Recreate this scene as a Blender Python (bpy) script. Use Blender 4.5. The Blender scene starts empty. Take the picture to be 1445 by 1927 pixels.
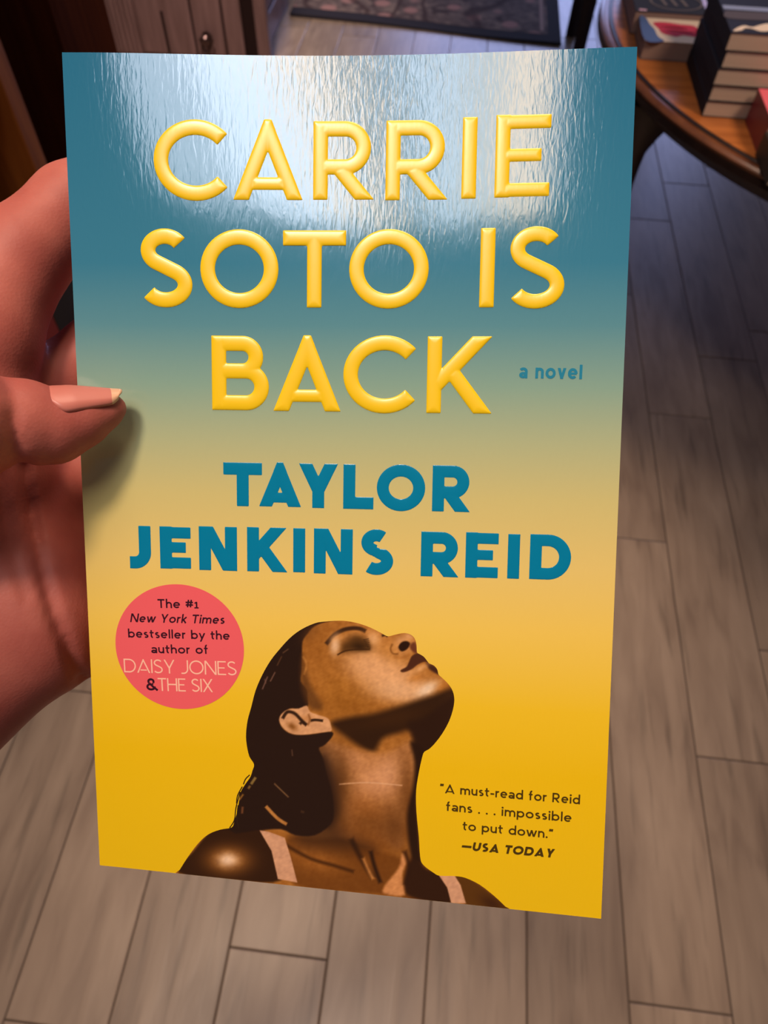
import bpy, bmesh, math, random
import numpy as np
from mathutils import Vector, Matrix

random.seed(7)
S = bpy.context.scene
COL = S.collection

# ------------------------------------------------------------------ camera
FPX, IW, IH = 1337.0, 1445.0, 1927.0
CAMH = 1.35
M = np.array([[0.9936, 0.1019, -0.0497], [0.1119, -0.8118, 0.5731], [0.018, -0.575, -0.818]])
u_, s_, vt_ = np.linalg.svd(M); M = u_ @ vt_           # columns: image right, image down, view direction
C0 = np.array([0.0, 0.0, CAMH])
cam = bpy.data.cameras.new('camera'); camo = bpy.data.objects.new('camera', cam); COL.objects.link(camo)
R3 = Matrix(((M[0, 0], -M[0, 1], -M[0, 2]), (M[1, 0], -M[1, 1], -M[1, 2]), (M[2, 0], -M[2, 1], -M[2, 2])))
camo.matrix_world = Matrix.Translation(C0) @ R3.to_4x4()
cam.sensor_fit = 'VERTICAL'; cam.sensor_height = 36.0
cam.lens = 36.0 * FPX / IH
cam.clip_start = 0.01; cam.clip_end = 60
cam.dof.use_dof = True; cam.dof.focus_distance = 0.172; cam.dof.aperture_fstop = cam.lens / 1.05
S.camera = camo

# ------------------------------------------------------------------ view + world
S.view_settings.view_transform = 'Standard'; S.view_settings.look = 'None'
S.view_settings.gamma = 1.0; S.view_settings.use_curve_mapping = False
S.view_settings.exposure = -0.06
W = bpy.data.worlds.new('world'); S.world = W; W.use_nodes = True
W.node_tree.nodes['Background'].inputs[0].default_value = (0.70, 0.78, 1.0, 1)
W.node_tree.nodes['Background'].inputs[1].default_value = 0.08

# ------------------------------------------------------------------ lights (ceiling skylight strips, warm lamp, added fill spots, far shop window)
def area(name, loc, target, sx, sy, radiance, color, spread=180):
    l = bpy.data.lights.new(name, 'AREA'); l.shape = 'RECTANGLE'; l.size = sx; l.size_y = sy
    l.energy = radiance * math.pi * sx * sy; l.color = color
    l.spread = math.radians(spread)
    o = bpy.data.objects.new(name, l); COL.objects.link(o); o.location = loc
    d = Vector(target) - Vector(loc)
    o.rotation_euler = d.to_track_quat('-Z', 'Y').to_euler()
    return o
def spot(name, loc, target, power, color, angle, blend, radius):
    l = bpy.data.lights.new(name, 'SPOT'); l.energy = power; l.color = color
    l.spot_size = math.radians(angle); l.spot_blend = blend; l.shadow_soft_size = radius
    o = bpy.data.objects.new(name, l); COL.objects.link(o); o.location = loc
    o.rotation_euler = (Vector(target) - Vector(loc)).to_track_quat('-Z', 'Y').to_euler()
    return o
CZ = 2.7
COOL, WARM = (0.80, 0.86, 1.0), (1.0, 0.72, 0.48)
LY, LH = -0.19, 0.59
for nm, x0, x1, rad, c_ in (('ceiling_skylight_west', -0.530, -0.400, 7, COOL), ('ceiling_skylight_west_bright', -0.385, -0.250, 13, COOL), ('ceiling_lamp_strip', -0.247, -0.204, 17, WARM), ('ceiling_skylight_middle', -0.150, -0.100, 12, COOL),
                            ('ceiling_skylight_dim', -0.096, -0.032, 6.5, (1, .92, .86)), ('ceiling_lamp_strip_east', -0.030, 0.044, 13, WARM), ('ceiling_skylight_east', 0.050, 0.082, 5, COOL)):
    yc = LY + 0.30 * ((x0 + x1) / 2 + 0.22)
    area(nm, ((x0 + x1) / 2, yc, CZ), ((x0 + x1) / 2, yc, 0), x1 - x0, LH, rad, c_)
spot('ceiling_lamp', (-0.40, 0.0, CZ), (-0.10, 0.35, 0), 70, (1.0, 0.78, 0.58), 64, 1.0, 0.12)
spot('fill_spot_floor', (0.05, 1.30, CZ), (0.05, 0.20, 0), 170, (1.0, 0.74, 0.55), 52, 1.0, 0.45)  # added fill light that brightens the near floor
spot('fill_spot_table', (1.25, 0.45, CZ), (0.48, 1.38, 0.78), 125, (1.0, 0.74, 0.52), 40, 1.0, 0.30)  # added fill light for the table top and its books
spot('fill_spot_cabinet', (-0.75, 2.05, CZ), (-1.15, 3.20, 0.10), 340, (1.0, 0.80, 0.70), 52, 1.0, 0.20)  # added fill light, lifts the dark cabinet front and rug
area('shop_window', (1.0, 8.5, 1.6), (0.2, 2.5, 0.2), 3.6, 2.2, 6.8, (0.44, 0.52, 1.0))

# ------------------------------------------------------------------ material helpers
def lin(c):
    c = np.array(c, float) / 255.0
    return np.where(c <= 0.04045, c / 12.92, ((c + 0.055) / 1.055) ** 2.4)
def rgba(c): return tuple(lin(c)) + (1.0,)
def mat(name, col, rough=0.5, spec=0.5, coat=0.0, coat_rough=0.1):
    m = bpy.data.materials.new(name); m.use_nodes = True
    b = m.node_tree.nodes['Principled BSDF']
    b.inputs['Base Color'].default_value = rgba(col); b.inputs['Roughness'].default_value = rough
    b.inputs['Specular IOR Level'].default_value = spec
    b.inputs['Coat Weight'].default_value = coat; b.inputs['Coat Roughness'].default_value = coat_rough
    return m
def nd(m, t, **k):
    n = m.node_tree.nodes.new(t)
    for a, v in k.items(): setattr(n, a, v)
    return n
def lk(m, a, b): m.node_tree.links.new(a, b)
def bsdf(m): return m.node_tree.nodes['Principled BSDF']
def grain(m, c1, c2, scale=(1, 12, 12), bump=0.0, detail=5, coord='Object', nscale=3.0):
    tc = nd(m, 'ShaderNodeTexCoord'); mp = nd(m, 'ShaderNodeMapping'); mp.inputs['Scale'].default_value = scale
    n = nd(m, 'ShaderNodeTexNoise'); n.inputs['Scale'].default_value = nscale; n.inputs['Detail'].default_value = detail
    r = nd(m, 'ShaderNodeValToRGB'); r.color_ramp.elements[0].color = rgba(c1); r.color_ramp.elements[1].color = rgba(c2)
    r.color_ramp.elements[0].position = 0.3; r.color_ramp.elements[1].position = 0.7
    lk(m, tc.outputs[coord], mp.inputs[0]); lk(m, mp.outputs[0], n.inputs['Vector']); lk(m, n.outputs['Fac'], r.inputs[0])
    lk(m, r.outputs[0], bsdf(m).inputs['Base Color'])
    if bump:
        bp = nd(m, 'ShaderNodeBump'); bp.inputs['Strength'].default_value = bump; bp.inputs['Distance'].default_value = 0.002
        lk(m, n.outputs['Fac'], bp.inputs['Height']); lk(m, bp.outputs[0], bsdf(m).inputs['Normal'])
    return m

# ------------------------------------------------------------------ object helpers
def tag(o, label=None, cat=None, group=None, kind=None):
    if label: o['label'] = label
    if cat: o['category'] = cat
    if group: o['group'] = group
    if kind: o['kind'] = kind
    return o
def empty(name, loc=(0, 0, 0), label=None, cat=None, group=None):
    o = bpy.data.objects.new(name, None); COL.objects.link(o); o.location = loc
    o.empty_display_size = 0.05
    return tag(o, label, cat, group)
def meshobj(name, V, F, mats, parent=None, smooth=False, fm=None):
    me = bpy.data.meshes.new(name)
    me.from_pydata([tuple(map(float, v)) for v in V], [], [tuple(map(int, f)) for f in F])
    for m in (mats if isinstance(mats, (list, tuple)) else [mats]): me.materials.append(m)
    if fm is not None: me.polygons.foreach_set('material_index', np.array(fm, dtype=np.int32))
    if smooth: me.polygons.foreach_set('use_smooth', np.ones(len(me.polygons), dtype=bool))
    me.update()
    o = bpy.data.objects.new(name, me); COL.objects.link(o)
    if parent is not None:
        o.parent = parent
        o.matrix_parent_inverse = Matrix.Translation(-Vector(parent.location)) if parent.type == 'EMPTY' and parent.parent is None else Matrix.Identity(4)
    return o
def fix_normals(o):
    bm = bmesh.new(); bm.from_mesh(o.data); bmesh.ops.recalc_face_normals(bm, faces=bm.faces); bm.to_mesh(o.data); bm.free(); return o
class MB:
    def __init__(s): s.V = []; s.F = []; s.m = []
    def add(s, V, F, m=0):
        b = len(s.V); s.V += [tuple(v) for v in V]; s.F += [tuple(i + b for i in f) for f in F]; s.m += [m] * len(F)
    def box(s, x0, x1, y0, y1, z0, z1, m=0, bev=0.0):
        bm = bmesh.new(); bmesh.ops.create_cube(bm, size=1)
        for v in bm.verts:
            v.co = Vector(((x0 + x1) / 2 + v.co.x * (x1 - x0), (y0 + y1) / 2 + v.co.y * (y1 - y0), (z0 + z1) / 2 + v.co.z * (z1 - z0)))
        if bev: bmesh.ops.bevel(bm, geom=bm.edges[:], offset=bev, segments=2, affect='EDGES', profile=0.5)
        bm.verts.index_update()
        s.add([v.co[:] for v in bm.verts], [[v.index for v in f.verts] for f in bm.faces], m); bm.free()
    def tube(s, pts, radii, n=16, m=0, sq=1.0):
        pts = [Vector(p) for p in pts]; V = []; F = []
        for i, p in enumerate(pts):
            d = (pts[min(i + 1, len(pts) - 1)] - pts[max(i - 1, 0)]).normalized()
            a = d.cross(Vector((0, 1, 0.001)));
            if a.length < 1e-3: a = d.cross(Vector((1, 0, 0)))
            a.normalize(); b = d.cross(a)
            for k in range(n):
                t = 2 * math.pi * k / n; V.append(p + a * math.cos(t) * radii[i] + b * math.sin(t) * radii[i] * sq)
        for i in range(len(pts) - 1):
            for k in range(n): F.append((i * n + k, i * n + (k + 1) % n, (i + 1) * n + (k + 1) % n, (i + 1) * n + k))
        F.append(tuple(range(n - 1, -1, -1))); F.append(tuple((len(pts) - 1) * n + k for k in range(n)))
        s.add(V, F, m)
    def lathe(s, prof, cx, cy, n=64, m=0):
        V = []; F = []
        for r, z in prof:
            for k in range(n):
                t = 2 * math.pi * k / n; V.append((cx + r * math.cos(t), cy + r * math.sin(t), z))
        for i in range(len(prof) - 1):
            for k in range(n): F.append((i * n + k, i * n + (k + 1) % n, (i + 1) * n + (k + 1) % n, (i + 1) * n + k))
        s.add(V, F, m)
    def build(s, name, mats, parent=None, smooth=False):
        o = meshobj(name, s.V, s.F, mats, parent, smooth, s.m); fix_normals(o)
        if smooth: smooth_by_angle(o)
        return o
def smooth_by_angle(o, ang=35):
    me = o.data; bm = bmesh.new(); bm.from_mesh(me)
    for e in bm.edges:
        e.smooth = len(e.link_faces) != 2 or e.calc_face_angle(0) < math.radians(ang)
    bm.to_mesh(me); bm.free()
def ray(px, py):
    return M @ np.array([(px - IW / 2) / FPX, (py - IH / 2) / FPX, 1.0])
def dep(px, py, d): return C0 + ray(px, py) * d           # point at a pixel and a depth in metres
def project(P):
    q = (np.asarray(P) - C0) @ M
    return q[..., :2] / q[..., 2:3] * FPX + np.array([IW / 2, IH / 2])

# ================================================================== FLOOR: wood-look porcelain planks
fl = mat('wood_look_tile', (140, 120, 104), rough=0.36, spec=0.45)
grout = mat('floor_grout', (78, 64, 54), rough=0.9)
def floor_material(m):
    tc = nd(m, 'ShaderNodeTexCoord'); at = nd(m, 'ShaderNodeAttribute', attribute_name='plank')
    sep = nd(m, 'ShaderNodeSeparateColor'); lk(m, at.outputs['Color'], sep.inputs[0])
    off = nd(m, 'ShaderNodeCombineXYZ'); lk(m, sep.outputs[1], off.inputs[0]); lk(m, sep.outputs[2], off.inputs[2])
    sc = nd(m, 'ShaderNodeVectorMath', operation='SCALE'); sc.inputs['Scale'].default_value = 37.0
    lk(m, off.outputs[0], sc.inputs[0])
    add = nd(m, 'ShaderNodeVectorMath', operation='ADD'); lk(m, tc.outputs['Object'], add.inputs[0]); lk(m, sc.outputs[0], add.inputs[1])
    def noise(scale, vec, detail=5, dist=0.0):
        mp = nd(m, 'ShaderNodeMapping'); mp.inputs['Scale'].default_value = vec; lk(m, add.outputs[0], mp.inputs[0])
        n = nd(m, 'ShaderNodeTexNoise'); n.inputs['Scale'].default_value = scale; n.inputs['Detail'].default_value = detail
        n.inputs['Distortion'].default_value = dist
        lk(m, mp.outputs[0], n.inputs['Vector']); return n
    n1 = noise(5.0, (6.0, 1.0, 1), 6, 0.6); n2 = noise(7.0, (10, 0.7, 1), 3, 0.3); n3 = noise(3.0, (2.2, 1.0, 1), 3, 0.2)
    r = nd(m, 'ShaderNodeValToRGB'); e = r.color_ramp.elements
    e[0].position = 0.27; e[0].color = rgba((118, 98, 84)); e[1].position = 0.72; e[1].color = rgba((172, 150, 130))
    x = e.new(0.48); x.color = rgba((150, 129, 111))
    mx = nd(m, 'ShaderNodeMix', data_type='FLOAT'); mx.inputs[0].default_value = 0.45
    lk(m, n1.outputs['Fac'], mx.inputs[2]); lk(m, n3.outputs['Fac'], mx.inputs[3]); lk(m, mx.outputs[0], r.inputs[0])
    dk = nd(m, 'ShaderNodeMapRange'); dk.inputs[1].default_value = 0.57; dk.inputs[2].default_value = 0.78; dk.inputs[3].default_value = 1.0; dk.inputs[4].default_value = 0.60
    lk(m, n2.outputs['Fac'], dk.inputs[0])
    vv = nd(m, 'ShaderNodeMapRange'); vv.inputs[3].default_value = 0.86; vv.inputs[4].default_value = 1.10; lk(m, sep.outputs[0], vv.inputs[0])
    mu = nd(m, 'ShaderNodeMath', operation='MULTIPLY'); lk(m, dk.outputs[0], mu.inputs[0]); lk(m, vv.outputs[0], mu.inputs[1])
    hs = nd(m, 'ShaderNodeVectorMath', operation='SCALE'); lk(m, r.outputs[0], hs.inputs[0]); lk(m, mu.outputs[0], hs.inputs['Scale'])
    lk(m, hs.outputs[0], bsdf(m).inputs['Base Color'])
    bp = nd(m, 'ShaderNodeBump'); bp.inputs['Strength'].default_value = 0.25; bp.inputs['Distance'].default_value = 0.002
    lk(m, n1.outputs['Fac'], bp.inputs['Height']); lk(m, bp.outputs[0], bsdf(m).inputs['Normal'])
floor_material(fl)
PW, PL = 0.1185 * CAMH, 0.655 * CAMH
joint0 = {-4: 2.566, -3: 0.42, -2: 0.044, -1: 0.33, 0: 0.24, 1: 0.50, 2: 0.043, 3: 0.341, 4: 1.171, 5: 1.265 - 0.655, 6: 0.95}
V = []; F = []; FM = []; PC = []
def plank(x0, x1, y0, y1):
    g, c = 0.0013, 0.0014
    b = len(V); top, lo = 0.0, -0.0022
    for (ix, z) in ((g, lo), (g, top - 0.0008), (g + c, top)):
        V.extend([(x0 + ix, y0 + ix, z), (x1 - ix, y0 + ix, z), (x1 - ix, y1 - ix, z), (x0 + ix, y1 - ix, z)])
    fs = [(b + 8, b + 9, b + 10, b + 11)]
    for k in range(2):
        for j in range(4):
            a = b + k * 4 + j; d = b + k * 4 + (j + 1) % 4
            fs.append((a, d, d + 4, a + 4))
    F.extend(fs); FM.extend([0] * len(fs)); cc = (random.random(), random.random(), random.random(), 1)
    PC.extend([cc] * 12)
for k in range(-24, 26):
    x0 = (0.0635 + 0.1185 * k) * CAMH
    j = joint0.get(k, random.random() * 0.655) * CAMH
    i0 = math.ceil((-1.6 - j) / PL); y = j + i0 * PL
    while y < 8.0:
        plank(x0, x0 + PW, y, y + PL); y += PL
b = len(V); V += [(-4.2, -2.0, -0.0018), (4.4, -2.0, -0.0018), (4.4, 9.0, -0.0018), (-4.2, 9.0, -0.0018)]
F.append((b, b + 1, b + 2, b + 3)); FM.append(1); PC += [(0, 0, 0, 1)] * 4
floor = meshobj('floor', V, F, [fl, grout], fm=FM)
a = floor.data.color_attributes.new('plank', 'FLOAT_COLOR', 'POINT'); a.data.foreach_set('color', np.array(PC, dtype=np.float32).ravel())
tag(floor, kind='structure')

wall_m = mat('shop_wall_paint', (196, 176, 150), rough=.9)
for nm, b4 in (('wall_left', (-2.75, -2.70, -1.9, 8.9)), ('wall_right', (3.90, 3.95, -1.9, 8.9)), ('wall_back', (-2.70, 3.90, -1.95, -1.9)), ('wall_far', (-2.70, 3.90, 8.9, 8.95))):
    mb = MB(); mb.box(b4[0], b4[1], b4[2], b4[3], 0, 2.8); tag(mb.build(nm, wall_m), kind='structure')

# ================================================================== PAPERBACK HELD IN FRONT OF THE CAMERA
BW, BH, BT = 131.0, 203.0, 21.0        # millimetres
KTL, KTR, KBR, KBL = (dep(117, 99, .1642), dep(1199, 88, .1582), dep(1131, 1729, .1729), dep(188, 1628, .1916))
bx = (KTR - KTL) + (KBR - KBL); bx /= np.linalg.norm(bx)
by = (KTL - KBL) + (KTR - KBR); by -= bx * (bx @ by); by /= np.linalg.norm(by)
bn = np.cross(bx, by)
def cover(s, t, o=0.0):
    """point on the gently bowed front cover; s, t in mm from the lower left corner, o = mm in front of it"""
    s = np.asarray(s, float); t = np.asarray(t, float); o = np.asarray(o, float)
    a = (s / BW)[..., None]; c = (t / BH)[..., None]
    P = (1 - a) * (1 - c) * KBL + a * (1 - c) * KBR + a * c * KTR + (1 - a) * c * KTL
    x = np.clip(s / BW, 0, 1); y = np.clip(t / BH, 0, 1)
    sag = -2.5 * np.sin(np.pi * np.clip((x - 0.04) / 0.96, 0, 1)) ** 1.3 * y ** 1.4
    hinge = 0.10 * np.clip(1 - s / 5.4, 0, 1)
    return P + (bn * ((sag + hinge + o) / 1000.0)[..., None])
def st_of(px):
    """where a point of the cover design lies on the cover (Newton on the surface)"""
    px = np.atleast_2d(np.asarray(px, float)); s = np.full(len(px), BW / 2); t = np.full(len(px), BH / 2)
    for _ in range(12):
        p0 = project(cover(s, t)); r = px - p0
        js = (project(cover(s + .05, t)) - p0) / .05; jt = (project(cover(s, t + .05)) - p0) / .05
        det = js[:, 0] * jt[:, 1] - js[:, 1] * jt[:, 0]
        s = s + (r[:, 0] * jt[:, 1] - r[:, 1] * jt[:, 0]) / det
        t = t + (js[:, 0] * r[:, 1] - js[:, 1] * r[:, 0]) / det
    return np.stack([s, t], 1)

def gloss_bump(m, strength):
    """the faint vertical orange-peel of a laminated cover (uses the cover's own s,t in mm)"""
    tc = nd(m, 'ShaderNodeUVMap', uv_map='st'); mp = nd(m, 'ShaderNodeMapping'); mp.inputs['Scale'].default_value = (1.0, 0.22, 1)
    lk(m, tc.outputs[0], mp.inputs[0])
    n = nd(m, 'ShaderNodeTexNoise'); n.inputs['Scale'].default_value = 1.15; n.inputs['Detail'].default_value = 2.5; n.inputs['Distortion'].default_value = 0.5
    lk(m, mp.outputs[0], n.inputs['Vector'])
    bp = nd(m, 'ShaderNodeBump'); bp.inputs['Strength'].default_value = strength; bp.inputs['Distance'].default_value = 0.0001
    lk(m, n.outputs['Fac'], bp.inputs['Height']); lk(m, bp.outputs[0], bsdf(m).inputs['Normal'])
def set_uv(o, ST):
    uv = o.data.uv_layers.new(name='st'); li = np.zeros(len(o.data.loops), dtype=np.int32); o.data.loops.foreach_get('vertex_index', li)
    uv.data.foreach_set('uv', np.asarray(ST, dtype=np.float32)[li].ravel())

cover_m = mat('laminated_cover', (90, 140, 150), rough=0.10, spec=0.9)
tcu = nd(cover_m, 'ShaderNodeUVMap', uv_map='st'); sx = nd(cover_m, 'ShaderNodeSeparateXYZ'); lk(cover_m, tcu.outputs[0], sx.inputs[0])
mr = nd(cover_m, 'ShaderNodeMath', operation='DIVIDE'); mr.inputs[1].default_value = BH; lk(cover_m, sx.outputs[1], mr.inputs[0])
rp = nd(cover_m, 'ShaderNodeValToRGB'); el = rp.color_ramp.elements
GR = [(0.0, (242, 196, 0)), (0.17, (244, 196, 0)), (0.25, (247, 201, 36)), (0.345, (247, 207, 92)), (0.42, (236, 205, 118)),
      (0.50, (213, 198, 128)), (0.565, (182, 188, 143)), (0.63, (140, 172, 154)), (0.70, (92, 146, 158)), (0.77, (58, 128, 156)), (1.0, (38, 112, 146))]
while len(el) < len(GR): el.new(0.5)
for e_, (p_, c_) in zip(el, GR): e_.position = p_; e_.color = rgba(c_)
lk(cover_m, mr.outputs[0], rp.inputs[0]); lk(cover_m, rp.outputs[0], bsdf(cover_m).inputs['Base Color'])
gloss_bump(cover_m, 0.23)
paper_m = grain(mat('book_paper', (214, 200, 176), rough=0.85), (196, 180, 154), (222, 208, 186), scale=(1, 1, 400), nscale=6)

book_loc = (cover(BW / 2, 0, -BT / 2))
book = empty('paperback_book', tuple(book_loc), 'paperback novel held in the hand, blue fading to yellow, large raised yellow title', 'book')
def sheet(name, s0, s1, t0, t1, o0, o1, m, ns=60, nt=80, parent=book):
    """a curved slab that follows the cover, o0 front face, o1 back face"""
    a = np.linspace(s0, s1, ns + 1); c = np.linspace(t0, t1, nt + 1); A, Cc = np.meshgrid(a, c, indexing='ij')
    top = cover(A, Cc, o0).reshape(-1, 3); bot = cover(A, Cc, o1).reshape(-1, 3); n = (ns + 1) * (nt + 1)
    F = []; idx = lambda i, j: i * (nt + 1) + j
    for i in range(ns):
        for j in range(nt):
            q = (idx(i, j), idx(i + 1, j), idx(i + 1, j + 1), idx(i, j + 1)); F.append(q); F.append(tuple(n + k for k in q[::-1]))
    for i in range(ns):
        for j in (0, nt):
            q = (idx(i, j), idx(i + 1, j)); f = (q[0], n + q[0], n + q[1], q[1]); F.append(f if j == 0 else f[::-1])
    for j in range(nt):
        for i in (0, ns):
            q = (idx(i, j), idx(i, j + 1)); f = (q[0], q[1], n + q[1], n + q[0]); F.append(f if i == 0 else f[::-1])
    o = meshobj(name, np.vstack([top, bot]), F, m, parent, smooth=True)
    ST = np.stack([A.ravel(), Cc.ravel()], 1); set_uv(o, np.vstack([ST, ST])); fix_normals(o); smooth_by_angle(o, 40)
    return o
sheet('front_cover', 0, BW, 0, BH, 0.0, -0.30, [cover_m])
sheet('page_block', 1.0, BW - 1.2, 0.8, BH - 0.8, -0.42, -BT + 0.45, [paper_m])
sheet('back_cover', 0, BW, 0, BH, -BT + 0.3, -BT, [cover_m])
sheet('spine', -0.05, 0.6, 0, BH, -0.36, -BT + 0.36, [cover_m], ns=1, nt=60)

# ---------------- lettering: every glyph is drawn as strokes, turned into a distance field and meshed
def LN(x0, y0, x1, y1, w=None): return ('L', [(x0, y0), (x1, y1)], w)
def AR(cx, cy, rx, ry, a0, a1, w=None):
    n = max(6, int(abs(a1 - a0) / 7)); t = np.radians(np.linspace(a0, a1, n + 1))
    return ('A', [(cx + rx * math.cos(k), cy + ry * math.sin(k)) for k in t], w)
def PL_(pts, w=None): return ('A', pts, w)
def diag(x0, y0, x1, y1):                                   # a diagonal that runs past both ends and is trimmed by the band
    d = np.array([x1 - x0, y1 - y0], float); d /= np.hypot(*d); e = 3.0
    return LN(x0 - d[0] * e, y0 - d[1] * e, x1 + d[0] * e, y1 + d[1] * e)
def s_curve(W, H, h):
    Hh = H - 2 * h; r1x, r1y, r2x, r2y = W * .45 - h, Hh * .22, W * .5 - h, Hh * .24
    c1, c2 = (W * .50, H - h - r1y), (W * .5, h + r2y); a0 = 30 + max(0, 2 * h / H - .19) * 240
    return PL_([(c1[0] + r1x * math.cos(t), c1[1] + r1y * math.sin(t)) for t in np.radians(np.linspace(a0, 240, 26))] +
               [(c2[0] + r2x * math.cos(t), c2[1] + r2y * math.sin(t)) for t in np.radians(np.linspace(60, a0 - 180, 26))])
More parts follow.
